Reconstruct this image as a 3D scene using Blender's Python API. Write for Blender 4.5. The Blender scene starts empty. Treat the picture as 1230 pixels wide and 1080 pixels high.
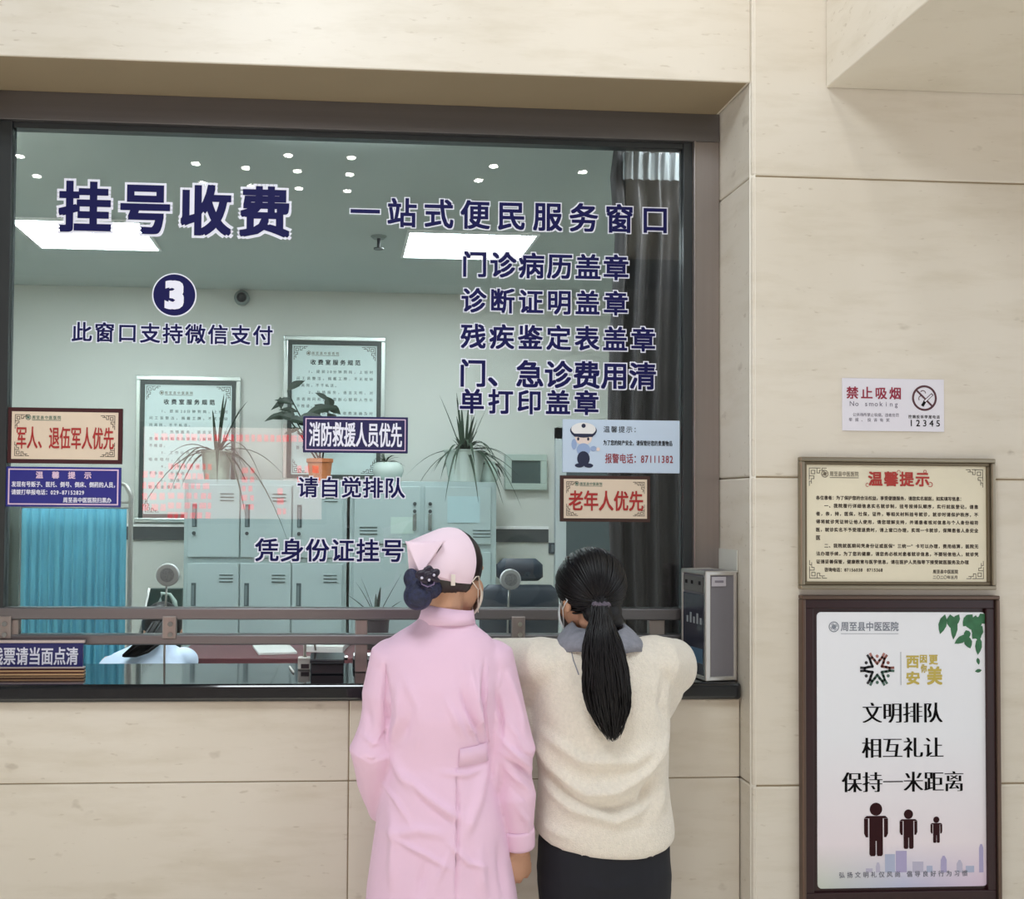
import bpy, bmesh, math, random
import numpy as np
from mathutils import Vector, Matrix

# ------------------------------------------------------------------ camera, world, lights, exposure
S = bpy.context.scene
COL = S.collection
F, CX, CY = 1150.0, 477.8, 575.25
CAM = np.array([0.0, -2.8, 1.62])
_yaw, _pit, _rol = [math.radians(a) for a in (3.5357, 1.4838, 0.4796)]
FW = np.array([math.sin(_yaw) * math.cos(_pit), math.cos(_yaw) * math.cos(_pit), math.sin(_pit)])
_rt = np.array([math.cos(_yaw), -math.sin(_yaw), 0.0])
_up = np.cross(_rt, FW)
RT = math.cos(_rol) * _rt + math.sin(_rol) * _up
UP = -math.sin(_rol) * _rt + math.cos(_rol) * _up
cd = bpy.data.cameras.new('camera')
cd.sensor_fit = 'HORIZONTAL'
cd.sensor_width = 36.0
cd.lens = F * 36.0 / 1230.0
cd.shift_x = (615.0 - CX) / 1230.0
cd.shift_y = (CY - 540.0) / 1230.0
cd.clip_start = 0.05
cam = bpy.data.objects.new('camera', cd)
COL.objects.link(cam)
cam.matrix_world = Matrix(((RT[0], UP[0], -FW[0], CAM[0]), (RT[1], UP[1], -FW[1], CAM[1]),
                           (RT[2], UP[2], -FW[2], CAM[2]), (0, 0, 0, 1)))
S.camera = cam
S.view_settings.view_transform = 'Standard'
S.view_settings.look = 'None'
S.view_settings.gamma = 1.0
S.view_settings.use_curve_mapping = False
S.view_settings.exposure = 0.17

W = bpy.data.worlds.new('world')
S.world = W
W.use_nodes = True
W.node_tree.nodes['Background'].inputs[0].default_value = (0.90, 0.945, 1.0, 1)
W.node_tree.nodes['Background'].inputs[1].default_value = 1.18


def area(name, loc, size, power, col=(1, 0.97, 0.93), rot=(0, 0, 0), sy=None):
    l = bpy.data.lights.new(name, 'AREA')
    l.energy = power
    l.color = col
    l.size = size
    if sy:
        l.shape = 'RECTANGLE'
        l.size_y = sy
    o = bpy.data.objects.new(name, l)
    COL.objects.link(o)
    o.location = loc
    o.rotation_euler = rot
    return o


HZ = 4.25      # hall ceiling height
for i, (x, p) in enumerate(((0.92, 9),)):
    area('hall_wall_light', (x, -0.62, HZ - 0.03), 0.22, p, (1.0, 0.985, 0.97))
area('hall_ceiling_light', (-0.3, -2.15, HZ - 0.03), 1.0, 58, (0.88, 0.95, 1.0))
area('hall_ceiling_light', (1.9, -2.5, HZ - 0.03), 1.2, 26, (0.88, 0.95, 1.0))

for i, x in enumerate((-2.2, -0.8, 0.6)):  # unseen spots added so floor bounce brightens the underside of the lintel
    l = bpy.data.lights.new('added_bounce_spot', 'SPOT')
    l.energy = 520
    l.color = (1.0, 0.985, 0.96)
    l.spot_size = math.radians(54)
    l.spot_blend = 0.5
    l.shadow_soft_size = 0.08
    o = bpy.data.objects.new('added_bounce_spot', l)
    COL.objects.link(o)
    o.location = (x, -2.75, HZ - 0.05)


# ------------------------------------------------------------------ pixel -> place helpers (survey of the photograph)
def ray(x, y):
    return FW * F + RT * (x - CX) - UP * (y - CY)


def at(x, y, Y):
    d = ray(x, y)
    return CAM + d * (Y - CAM[1]) / d[1]


def atz(x, y, Z):
    d = ray(x, y)
    return CAM + d * (Z - CAM[2]) / d[2]


def rect(x0, y0, x1, y1, Y):
    a, b, c, d = at(x0, y0, Y), at(x1, y0, Y), at(x0, y1, Y), at(x1, y1, Y)
    return ((a[0] + c[0]) / 2, (c[2] + d[2]) / 2, (b[0] + d[0]) / 2, (a[2] + b[2]) / 2)   # X0 Z0 X1 Z1


def srgb(r, g, b):
    out = []
    for v in (r, g, b):
        v /= 255.0
        out.append(v / 12.92 if v <= 0.04045 else ((v + 0.055) / 1.055) ** 2.4)
    return tuple(out) + (1.0,)


# ------------------------------------------------------------------ materials
MATS = {}


def mat(name, col, rough=0.5, metal=0.0, var=0.0, vscale=8.0, bump=0.0, bscale=60.0, sheen=0.0, spec=None, emit=None, estr=0.0, coat=0.0, stretch=None):
    if name in MATS:
        return MATS[name]
    m = bpy.data.materials.new(name)
    m.use_nodes = True
    nt = m.node_tree
    b = nt.nodes['Principled BSDF']
    c = srgb(*col)
    b.inputs['Base Color'].default_value = c
    b.inputs['Roughness'].default_value = rough
    b.inputs['Metallic'].default_value = metal
    if spec is not None:
        b.inputs['Specular IOR Level'].default_value = spec
    if sheen:
        b.inputs['Sheen Weight'].default_value = sheen
    if coat:
        b.inputs['Coat Weight'].default_value = coat
    if emit:
        b.inputs['Emission Color'].default_value = srgb(*emit)
        b.inputs['Emission Strength'].default_value = estr
    tc = nt.nodes.new('ShaderNodeTexCoord')
    mp = nt.nodes.new('ShaderNodeMapping')
    nt.links.new(tc.outputs['Object'], mp.inputs[0])
    if stretch:
        mp.inputs['Scale'].default_value = stretch
    n = nt.nodes.new('ShaderNodeTexNoise')
    n.inputs['Scale'].default_value = vscale
    n.inputs['Detail'].default_value = 5
    nt.links.new(mp.outputs[0], n.inputs['Vector'])
    v = max(var, 0.015)
    r = nt.nodes.new('ShaderNodeValToRGB')
    r.color_ramp.elements[0].position = 0.3
    r.color_ramp.elements[1].position = 0.7
    r.color_ramp.elements[0].color = tuple(x * (1 - v) for x in c[:3]) + (1,)
    r.color_ramp.elements[1].color = tuple(min(1, x * (1 + v)) for x in c[:3]) + (1,)
    nt.links.new(n.outputs[0], r.inputs[0])
    nt.links.new(r.outputs[0], b.inputs['Base Color'])
    if bump:
        n2 = nt.nodes.new('ShaderNodeTexNoise')
        n2.inputs['Scale'].default_value = bscale
        n2.inputs['Detail'].default_value = 3
        nt.links.new(mp.outputs[0], n2.inputs['Vector'])
        bp = nt.nodes.new('ShaderNodeBump')
        bp.inputs['Strength'].default_value = bump
        bp.inputs['Distance'].default_value = 0.004
        nt.links.new(n2.outputs[0], bp.inputs['Height'])
        nt.links.new(bp.outputs[0], b.inputs['Normal'])
    MATS[name] = m
    return m


def stone_mat():
    m = bpy.data.materials.new('beige_travertine')
    m.use_nodes = True
    nt = m.node_tree
    L = nt.links.new
    b = nt.nodes['Principled BSDF']
    b.inputs['Roughness'].default_value = 0.38
    tc = nt.nodes.new('ShaderNodeTexCoord')

    def noise(scale, detail, st, w=0.5):
        mp = nt.nodes.new('ShaderNodeMapping')
        mp.inputs['Scale'].default_value = st
        L(tc.outputs['Object'], mp.inputs[0])
        n = nt.nodes.new('ShaderNodeTexNoise')
        n.inputs['Scale'].default_value = scale
        n.inputs['Detail'].default_value = detail
        n.inputs['Roughness'].default_value = w
        L(mp.outputs[0], n.inputs['Vector'])
        return n

    def ramp(n, e):
        r = nt.nodes.new('ShaderNodeValToRGB')
        r.color_ramp.elements[0].position, r.color_ramp.elements[0].color = e[0]
        r.color_ramp.elements[1].position, r.color_ramp.elements[1].color = e[1]
        L(n.outputs[0], r.inputs[0])
        return r

    def mul(a, c, fac):
        x = nt.nodes.new('ShaderNodeMix')
        x.data_type = 'RGBA'
        x.blend_type = 'MULTIPLY'
        x.inputs[0].default_value = fac
        L(a, x.inputs[6])
        L(c, x.inputs[7])
        return x.outputs[2]

    base = ramp(noise(1.3, 3, (1, 1, 1)), ((0.35, srgb(217, 209, 194)), (0.68, srgb(225, 218, 205))))
    streak = ramp(noise(5, 6, (0.6, 1, 3.2), 0.62), ((0.30, (0.90, 0.885, 0.85, 1)), (0.52, (1, 1, 1, 1))))
    spots = ramp(noise(9, 3, (1, 1, 1.6), 0.5), ((0.24, (0.62, 0.58, 0.53, 1)), (0.315, (1, 1, 1, 1))))
    pit = ramp(noise(46, 2, (0.45, 1, 1.5)), ((0.25, (0.72, 0.68, 0.62, 1)), (0.33, (1, 1, 1, 1))))
    c = mul(base.outputs[0], streak.outputs[0], 0.9)
    c = mul(c, spots.outputs[0], 0.55)
    c = mul(c, pit.outputs[0], 0.6)
    L(c, b.inputs['Base Color'])
    return m


def glass_mat():
    m = bpy.data.materials.new('clear_green_glass')
    m.use_nodes = True
    nt = m.node_tree
    nt.nodes.remove(nt.nodes['Principled BSDF'])
    tr = nt.nodes.new('ShaderNodeBsdfTransparent')
    tr.inputs[0].default_value = (0.93, 0.962, 0.955, 1)
    gl = nt.nodes.new('ShaderNodeBsdfGlossy')
    gl.inputs['Roughness'].default_value = 0.0
    fr = nt.nodes.new('ShaderNodeFresnel')
    fr.inputs[0].default_value = 1.5
    mx = nt.nodes.new('ShaderNodeMixShader')
    nt.links.new(fr.outputs[0], mx.inputs[0])
    nt.links.new(tr.outputs[0], mx.inputs[1])
    nt.links.new(gl.outputs[0], mx.inputs[2])
    nt.links.new(mx.outputs[0], nt.nodes['Material Output'].inputs[0])
    return m


STONE = stone_mat()
GROUT = mat('dark_joint', (150, 134, 108), 0.9)
GLASS = glass_mat()
STEEL = mat('brushed_steel', (126, 124, 126), 0.34, 0.8, 0.06, 3, 0.05, 40, stretch=(0.2, 1, 12))
STEELV = mat('brushed_steel_upright', (158, 150, 146), 0.36, 0.8, 0.06, 3, 0.05, 40, stretch=(12, 1, 0.2))
DARKFRAME = mat('dark_window_channel', (58, 62, 64), 0.35, 0.3)
BLACKSTONE = mat('black_granite', (22, 24, 28), 0.09, 0, 0.2, 60, coat=0.3)
PAINT = mat('office_wall_paint', (200, 202, 196), 0.8, 0, 0.02, 2)
CEILP = mat('office_ceiling_paint', (186, 194, 192), 0.85, 0, 0.02, 2)
BAND = mat('dark_wall_band', (70, 74, 76), 0.5)
HALLP = mat('hall_plaster', (168, 166, 160), 0.8)
HALLC = mat('hall_ceiling', (120, 126, 126), 0.85)
FLOORM = mat('hall_floor_tile', (222, 216, 202), 0.22, 0, 0.06, 3)
NAVY = mat('navy_vinyl', (20, 20, 78), 0.6, spec=0.2)
WHITEV = mat('white_vinyl', (236, 237, 250), 0.5)
WHITE = mat('white_print', (232, 232, 232), 0.55)
BLACK = mat('black_print', (20, 18, 20), 0.7, spec=0.15)
BROWNINK = mat('dark_brown_print', (58, 46, 36), 0.6)
RED = mat('red_print', (172, 44, 42), 0.5)
ROSE = mat('rose_print', (150, 34, 62), 0.5)
CREAM = mat('cream_board', (226, 208, 186), 0.5, 0, 0.03, 6)
PARCH = mat('parchment_board', (230, 222, 198), 0.38, 0, 0.05, 5)
DARKRED = mat('dark_red_wood', (62, 24, 28), 0.35)
DKBROWN = mat('dark_brown_frame', (66, 42, 36), 0.4)
GREEN = mat('printed_green_leaf', (54, 110, 74), 0.6, 0, 0.2, 40)
TEALINK = mat('green_print', (60, 110, 96), 0.6)
SILVER = mat('silver_frame', (196, 194, 190), 0.3, 0.75)
PEWTER = mat('pewter_frame', (150, 140, 122), 0.32, 0.8, 0.05, 8)
CHROME = mat('chrome', (205, 205, 205), 0.12, 1.0)
LOCKER = mat('pale_green_steel', (168, 184, 184), 0.45, 0, 0.02, 3)
LOCKERD = mat('locker_gap', (84, 100, 98), 0.6)
DKPLASTIC = mat('dark_plastic', (34, 36, 42), 0.35)
LEAF = mat('dark_green_leaf', (38, 58, 42), 0.6, 0, 0.25, 15)
LEAF2 = mat('rubber_leaf', (34, 50, 38), 0.45, 0, 0.2, 15)
POTW = mat('pale_ceramic', (196, 208, 202), 0.25)
POTO = mat('orange_terracotta', (188, 112, 66), 0.6, 0, 0.08, 20)
SKIN = mat('skin', (196, 150, 122), 0.5, 0, 0.04, 20)
HAIR = mat('black_hair', (12, 10, 13), 0.42, 0, 0.3, 60, spec=0.28)
HAIRB = mat('brown_black_hair', (34, 24, 24), 0.4, 0, 0.3, 60)


# ------------------------------------------------------------------ mesh building
class MB:
    def __init__(s):
        s.v, s.f, s.m, s.mats = [], [], [], []

    def mi(s, m):
        if m not in s.mats:
            s.mats.append(m)
        return s.mats.index(m)

    def add(s, verts, faces, m):
        o = len(s.v)
        k = s.mi(m)
        s.v.extend([tuple(map(float, v)) for v in verts])
        s.f.extend([tuple(i + o for i in f) for f in faces])
        s.m.extend([k] * len(faces))
        return s

    def box(s, x0, y0, z0, x1, y1, z1, m):
        v = [(x0, y0, z0), (x1, y0, z0), (x1, y1, z0), (x0, y1, z0), (x0, y0, z1), (x1, y0, z1), (x1, y1, z1), (x0, y1, z1)]
        return s.add(v, [(0, 3, 2, 1), (4, 5, 6, 7), (0, 1, 5, 4), (1, 2, 6, 5), (2, 3, 7, 6), (3, 0, 4, 7)], m)

    def quad(s, x0, z0, x1, z1, y, m):
        return s.add([(x0, y, z0), (x1, y, z0), (x1, y, z1), (x0, y, z1)], [(0, 1, 2, 3)], m)

    def poly(s, pts, y, m):
        return s.add([(p[0], y, p[1]) for p in pts], [tuple(range(len(pts)))], m)

    def disc(s, cx, cz, r, y, m, n=32):
        return s.poly([(cx + r * math.cos(2 * math.pi * i / n), cz + r * math.sin(2 * math.pi * i / n)) for i in range(n)], y, m)

    def ring(s, cx, cz, r0, r1, y, m, n=40, a0=0.0, a1=2 * math.pi):
        v, f = [], []
        for i in range(n + 1):
            a = a0 + (a1 - a0) * i / n
            v += [(cx + r0 * math.cos(a), y, cz + r0 * math.sin(a)), (cx + r1 * math.cos(a), y, cz + r1 * math.sin(a))]
            if i:
                j = 2 * i
                f.append((j - 2, j - 1, j + 1, j))
        return s.add(v, f, m)

    def stroke(s, pts, w, y, m):
        for (ax, az), (bx, bz) in zip(pts[:-1], pts[1:]):
            dx, dz = bx - ax, bz - az
            l = math.hypot(dx, dz) or 1
            ux, uz = dx / l * w / 2, dz / l * w / 2
            s.poly([(ax - ux + uz, az - uz - ux), (bx + ux + uz, bz + uz - ux), (bx + ux - uz, bz + uz + ux), (ax - ux - uz, az - uz + ux)], y, m)
        return s

    def cyl(s, p0, p1, r, m, n=16, r2=None):
        v, f = tube([p0, p1], [r, r if r2 is None else r2], n)
        return s.add(v, f, m)

    def build(s, name, parent=None, smooth=False, bevel=0.0, loc=None):
        me = bpy.data.meshes.new(name)
        me.from_pydata(s.v, [], s.f)
        for m in s.mats:
            me.materials.append(m)
        me.polygons.foreach_set('material_index', s.m)
        if smooth:
            me.polygons.foreach_set('use_smooth', [True] * len(me.polygons))
        me.update()
        o = bpy.data.objects.new(name, me)
        COL.objects.link(o)
        if parent:
            o.parent = parent
            pl = Vector(parent.get('_o', (0, 0, 0)))
            me.transform(Matrix.Translation(-pl))
            o['_o'] = tuple(pl)
        elif loc is not None:
            me.transform(Matrix.Translation(-Vector(loc)))
            o.location = loc
            o['_o'] = tuple(loc)
        if bevel:
            b = o.modifiers.new('bevel', 'BEVEL')
            b.width = bevel
            b.segments = 2
            b.limit_method = 'ANGLE'
            b.harden_normals = False
        return o


def tag(o, label, cat, group=None, kind=None):
    o['label'] = label
    o['category'] = cat
    if group:
        o['group'] = group
    if kind:
        o['kind'] = kind
    return o


def empty(name, loc, label, cat, group=None):
    o = bpy.data.objects.new(name, None)
    o.empty_display_size = 0.05
    COL.objects.link(o)
    o.location = loc
    o['_o'] = tuple(map(float, loc))
    return tag(o, label, cat, group)


def structure(o):
    o['kind'] = 'structure'
    return o


def tube(pts, radii, n=12, flat=1.0, up=(0, 0, 1), caps=True):
    P = [np.array(p, float) for p in pts]
    v, f = [], []
    pu = np.array(up, float)
    for i, p in enumerate(P):
        t = P[min(i + 1, len(P) - 1)] - P[max(i - 1, 0)]
        t = t / (np.linalg.norm(t) + 1e-9)
        a = np.cross(t, pu)
        if np.linalg.norm(a) < 1e-3:
            a = np.cross(t, np.array([0.0, 1, 0]) if abs(t[1]) < 0.9 else np.array([1.0, 0, 0]))
        a /= np.linalg.norm(a)
        b = np.cross(a, t)
        r = radii[i] if hasattr(radii, '__len__') else radii
        for k in range(n):
            th = 2 * math.pi * k / n
            v.append(p + a * (r * math.cos(th)) + b * (r * flat * math.sin(th)))
        if i:
            for k in range(n):
                k2 = (k + 1) % n
                f.append(((i - 1) * n + k, (i - 1) * n + k2, i * n + k2, i * n + k))
    if caps:
        f.append(tuple(range(n - 1, -1, -1)))
        f.append(tuple((len(P) - 1) * n + k for k in range(n)))
    return v, f


def ball(c, r, rot=None, nu=20, nv=14):
    v, f = [], []
    r = np.array(r if hasattr(r, '__len__') else (r, r, r), float)
    for j in range(nv + 1):
        ph = math.pi * j / nv
        for i in range(nu):
            th = 2 * math.pi * i / nu
            p = np.array([math.sin(ph) * math.cos(th), math.sin(ph) * math.sin(th), math.cos(ph)]) * r
            if rot is not None:
                p = rot @ p
            v.append(p + np.array(c, float))
    for j in range(nv):
        for i in range(nu):
            i2 = (i + 1) % nu
            f.append((j * nu + i, (j + 1) * nu + i, (j + 1) * nu + i2, j * nu + i2))
    return v, f


def loft(rings, n=40, caps=True, power=2.3):
    """rings: (cx, cy, z, rx, ry) or with a 6th value: dz at the back (lower hem)"""
    v, f = [], []
    for i, r in enumerate(rings):
        for k in range(n):
            th = 2 * math.pi * k / n
            c, s = math.cos(th), math.sin(th)
            e = 2.0 / power
            x = r[3] * math.copysign(abs(c) ** e, c)
            y = r[4] * math.copysign(abs(s) ** e, s)
            z = r[2] + (r[5] * max(0, -s) if len(r) > 5 else 0)
            v.append((r[0] + x, r[1] + y, z))
        if i:
            for k in range(n):
                k2 = (k + 1) % n
                f.append(((i - 1) * n + k, (i - 1) * n + k2, i * n + k2, i * n + k))
    if caps:
        f.append(tuple(range(n - 1, -1, -1)))
        f.append(tuple((len(rings) - 1) * n + k for k in range(n)))
    return v, f


def revolve(c, prof, m, mb, n=32):
    v, f = [], []
    for i, (r, z) in enumerate(prof):
        for k in range(n):
            a = 2 * math.pi * k / n
            v.append((c[0] + r * math.cos(a), c[1] + r * math.sin(a), c[2] + z))
        if i:
            for k in range(n):
                k2 = (k + 1) % n
                f.append(((i - 1) * n + k, (i - 1) * n + k2, i * n + k2, i * n + k))
    f.append(tuple(range(n - 1, -1, -1)))
    f.append(tuple((len(prof) - 1) * n + k for k in range(n)))
    mb.add(v, f, m)


def fuse(name, parts, voxel, m, parent, smooth=6, disp=None):
    """melt overlapping closed shells into one continuous skin"""
    mb = MB()
    for v, f in parts:
        mb.add(v, f, m)
    me = bpy.data.meshes.new('tmp')
    me.from_pydata(mb.v, [], mb.f)
    bm = bmesh.new()
    bm.from_mesh(me)
    bmesh.ops.recalc_face_normals(bm, faces=bm.faces)
    bm.to_mesh(me)
    bm.free()
    o = bpy.data.objects.new('tmp', me)
    COL.objects.link(o)
    r = o.modifiers.new('r', 'REMESH')
    r.mode = 'VOXEL'
    r.voxel_size = voxel
    if smooth:
        sm = o.modifiers.new('s', 'SMOOTH')
        sm.factor = 0.5
        sm.iterations = smooth
    dg = bpy.context.evaluated_depsgraph_get()
    dg.update()
    me2 = bpy.data.meshes.new_from_object(o.evaluated_get(dg), depsgraph=dg)
    bpy.data.objects.remove(o)
    bpy.data.meshes.remove(me)
    if disp:
        n = len(me2.vertices)
        co = np.empty(n * 3)
        me2.vertices.foreach_get('co', co)
        co = co.reshape(-1, 3)
        no = np.empty(n * 3)
        me2.vertices.foreach_get('normal', no)
        no = no.reshape(-1, 3)
        co = disp(co, no)
        me2.vertices.foreach_set('co', co.ravel())
    me2.name = name
    me2.materials.clear()
    me2.materials.append(m)
    me2.polygons.foreach_set('use_smooth', [True] * len(me2.polygons))
    me2.polygons.foreach_set('material_index', [0] * len(me2.polygons))
    me2.update()
    ob = bpy.data.objects.new(name, me2)
    COL.objects.link(ob)
    if parent:
        ob.parent = parent
        pl = Vector(parent['_o'])
        me2.transform(Matrix.Translation(-pl))
        ob['_o'] = tuple(pl)
    return ob


# ------------------------------------------------------------------ lettering
_G = {}


def glyph(ch, off=0.0):
    if (ch, off) in _G:
        return _G[(ch, off)]
    cu = bpy.data.curves.new('g', 'FONT')
    cu.body = ch
    cu.size = 1.0
    cu.resolution_u = 3
    cu.offset = off
    o = bpy.data.objects.new('g', cu)
    COL.objects.link(o)
    dg = bpy.context.evaluated_depsgraph_get()
    dg.update()
    me = bpy.data.meshes.new_from_object(o.evaluated_get(dg), depsgraph=dg)
    v = np.array([tuple(p.co)[:2] for p in me.vertices]).reshape(-1, 2)
    f = [tuple(p.vertices) for p in me.polygons]
    bpy.data.objects.remove(o)
    bpy.data.curves.remove(cu)
    bpy.data.meshes.remove(me)
    _G[(ch, off)] = (v, f)
    return _G[(ch, off)]


def adv(ch):
    if ch == ' ':
        return 0.5
    return 0.58 if ord(ch) < 256 else 1.0


def text(mb, s, x0, z0, x1, z1, y, m, bold=0.0, outline=None, ow=0.06, serif=False, n=6, vary=True):
    """letters filling the rectangle x0..x1, z0..z1 on the plane y, read from -y"""
    items, pen = [], 0.0
    for ch in s:
        if ch not in ' \u3000':
            v, f = glyph(ch, -0.016 if serif else 0.0)
            if ord(ch) < 256 and len(v):
                items.append((v + np.array([pen + 0.29 - (v[:, 0].min() + v[:, 0].max()) / 2, 0]), f))
            else:
                items.append((v + np.array([pen, 0]), f))
        pen += adv(ch)
    a = np.vstack([i[0] for i in items])
    h = a[:, 1].max() - a[:, 1].min()
    sz = (z1 - z0) / h
    w = a[:, 0].max() - a[:, 0].min()
    need = (x1 - x0) / sz
    if need > w and len(s) > 1:                    # widen the spacing, keep the letter shape
        k = (need - w) / (pen - adv(s[-1]))
        pen, items = 0.0, []
        sx = sz
        for ch in s:
            if ch not in ' \u3000':
                v, f = glyph(ch, -0.016 if serif else 0.0)
                dx = pen + (0.29 - (v[:, 0].min() + v[:, 0].max()) / 2 if ord(ch) < 256 else 0)
                items.append((v + np.array([dx, 0]), f))
            pen += adv(ch) * (1 + k)
        a = np.vstack([i[0] for i in items])
        sx = (x1 - x0) / (a[:, 0].max() - a[:, 0].min())
    else:
        sx = (x1 - x0) / w
    ax, az = a[:, 0].min(), a[:, 1].min()

    PEN = [(1, 1), (-1, 1), (-1, -1), (1, -1), (1, 0), (-1, 0), (0, 1), (0, -1)]

    def put(off, yy, mm, q):
        for qq, (v, f) in enumerate(items):
            mb.add([(x0 + (p[0] - ax) * sx + off[0], yy, z0 + (p[1] - az) * sz + off[1]) for p in v], f, mm)

    em = min(sx, sz)
    e = 0.00004
    if serif:
        for i, d in enumerate((-0.042, -0.02, 0.0, 0.02, 0.042)):
            put((d * em, 0), y - i * e, m, 0)
    elif bold:
        for i in range(min(n, 8)):
            put((bold * em * PEN[i][0], bold * em * PEN[i][1]), y - i * e, m, 0)
    else:
        put((0, 0), y, m, 0)
    if outline:
        for i in range(8):
            put(((bold + ow) * em * PEN[i][0], (bold + ow) * em * PEN[i][1]), y + 0.0009 + i * e, outline, 0)


def sub(R, u0, v0, u1, v1):
    """part of a rectangle, v counted from the top"""
    X0, Z0, X1, Z1 = R
    return (X0 + u0 * (X1 - X0), Z1 - v1 * (Z1 - Z0), X0 + u1 * (X1 - X0), Z1 - v0 * (Z1 - Z0))


def fret(mb, x, z, sx, sz, u, y, m, w=0.26):
    L = [[(0, -8), (0, -6), (1, -6), (1, -7)], [(0, -5.2), (0, 0), (5.2, 0)], [(8, 0), (6, 0), (6, -1), (7, -1)],
         [(1, -1), (1, -2.6), (2.6, -2.6), (2.6, -1), (1, -1)], [(0, -3.6), (2.2, -3.6), (2.2, -4.8), (1, -4.8), (1, -5.6)],
         [(3.6, 0), (3.6, -2.2), (4.8, -2.2), (4.8, -1), (5.6, -1)]]
    for pl in L:
        mb.stroke([(x + sx * p[0] * u, z + sz * p[1] * u) for p in pl], w * u, y, m)


def frets(mb, R, u, y, m, inset=0.0, corners=('tl', 'tr', 'bl', 'br'), w=0.26):
    X0, Z0, X1, Z1 = R
    for c in corners:
        x = X0 + inset if 'l' in c else X1 - inset
        z = Z1 - inset if 't' in c else Z0 + inset
        fret(mb, x, z, 1 if 'l' in c else -1, 1 if 't' in c else -1, u, y, m, w)


def frame_box(mb, R, w, y0, y1, m, wb=None):
    X0, Z0, X1, Z1 = R
    wb = wb or w
    mb.box(X0, y0, Z1 - w, X1, y1, Z1, m)
    mb.box(X0, y0, Z0, X1, y1, Z0 + wb, m)
    mb.box(X0, y0, Z0 + wb, X0 + w, y1, Z1 - w, m)
    mb.box(X1 - w, y0, Z0 + wb, X1, y1, Z1 - w, m)


# ================================================================== THE SETTING
PX = 1.237            # face of the stone pier beside the window
# --- hall-side stone cladding
J = [0.0, 0.788, 1.709, 2.621, 3.536, HZ]


def slabs(mb, xs, zs, y0, y1, gap=0.0015):
    for a, b in zip(xs[:-1], xs[1:]):
        for c, d in zip(zs[:-1], zs[1:]):
            mb.box(a + gap, y0, c + gap, b - gap, y1, d - gap, STONE)
    mb.box(xs[0] + 0.01, y0 + 0.004, zs[0], xs[-1] - 0.01, y1 - 0.004, zs[-1], GROUT)


mb = MB()
slabs(mb, [PX, 2.17, 3.1, 4.6], J, 0.0, 0.30)
structure(mb.build('wall_right', bevel=0.006))
mb = MB()
slabs(mb, [-4.2, -1.9, PX], [2.906, 3.536, HZ], 0.004, 0.30)
structure(mb.build('wall_front', bevel=0.003))
mb = MB()
slabs(mb, [-4.2, -2.4, -1.19], J, 0.0, 0.30)
structure(mb.build('wall_left', bevel=0.006))
xs = at(418.5, 950, 0.086)[0]
mb = MB()
slabs(mb, [-1.19, xs, PX], [0.0, 0.79, 1.03], 0.086, 0.30)
structure(mb.build('wall_below_counter', bevel=0.003))
structure(MB().add([(PX - 0.0012, 0.012, 0), (PX + 0.012, -0.0012, 0), (PX + 0.016, 0.008, 0), (PX + 0.006, 0.016, 0), (PX - 0.0012, 0.012, HZ), (PX + 0.012, -0.0012, HZ), (PX + 0.016, 0.008, HZ), (PX + 0.006, 0.016, HZ)],
                   [(0, 1, 5, 4), (1, 2, 6, 5), (2, 3, 7, 6), (3, 0, 4, 7), (3, 2, 1, 0), (4, 5, 6, 7)], mat('polished_stone_edge', (236, 231, 219), 0.3)).build('trim_2'))
# --- bulkhead over the right wall
BZ, BX = 2.897, 1.470
mb = MB().box(BX, -1.5, BZ, 4.6, -0.001, HZ, STONE)
structure(mb.build('wall_bulkhead', bevel=0.004))
# --- hall floor, ceiling and far end
structure(MB().box(-6, -8, -0.1, 6, 3.6, 0, FLOORM).build('floor'))
structure(MB().box(-6, -8, HZ, 6, 0.3, HZ + 0.1, HALLC).build('ceiling'))
structure(MB().box(-6, -8.1, 0, 6, -8, HZ, HALLP).build('wall_rear'))
# --- office behind the glass
CZ = 2.982
structure(MB().box(-2.6, 3.35, 0, 2.6, 3.45, CZ, PAINT).build('wall_back'))
structure(MB().box(-2.7, 0.3, 0, -2.6, 3.45, CZ, PAINT).build('wall_office_left'))
structure(MB().box(2.6, 0.3, 0, 2.7, 3.45, CZ, PAINT).build('wall_office_right'))
structure(MB().box(-2.7, 0.30, CZ, 2.7, 3.45, CZ + 0.1, CEILP).build('ceiling_office'))
mb = MB()
mb.box(-2.6, 3.335, 1.378, 1.36, 3.35, 1.462, BAND)
mb.box(-2.6, 3.328, 1.462, 1.36, 3.35, 1.480, WHITE)
structure(mb.build('trim_1'))
# door at the right end of the back wall
dr = structure(MB().box(1.47, 3.315, 0.0, 2.35, 3.349, 2.05, mat('dark_teal_door', (74, 86, 90), 0.4)).build('door_1'))
d2 = MB()
for a in (1.40, 2.35):
    d2.box(a, 3.31, 0, a + 0.07, 3.349, 2.12, mat('door_frame_white', (190, 198, 200), 0.5))
d2.box(1.40, 3.31, 2.05, 2.42, 3.349, 2.12, MATS['door_frame_white'])
d2.build('door_frame', dr)
mb = MB().cyl((1.55, 3.26, 1.02), (1.55, 3.315, 1.02), 0.012, CHROME).cyl((1.55, 3.262, 1.02), (1.66, 3.262, 1.02), 0.009, CHROME)
mb.build('door_handle', dr)

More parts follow.
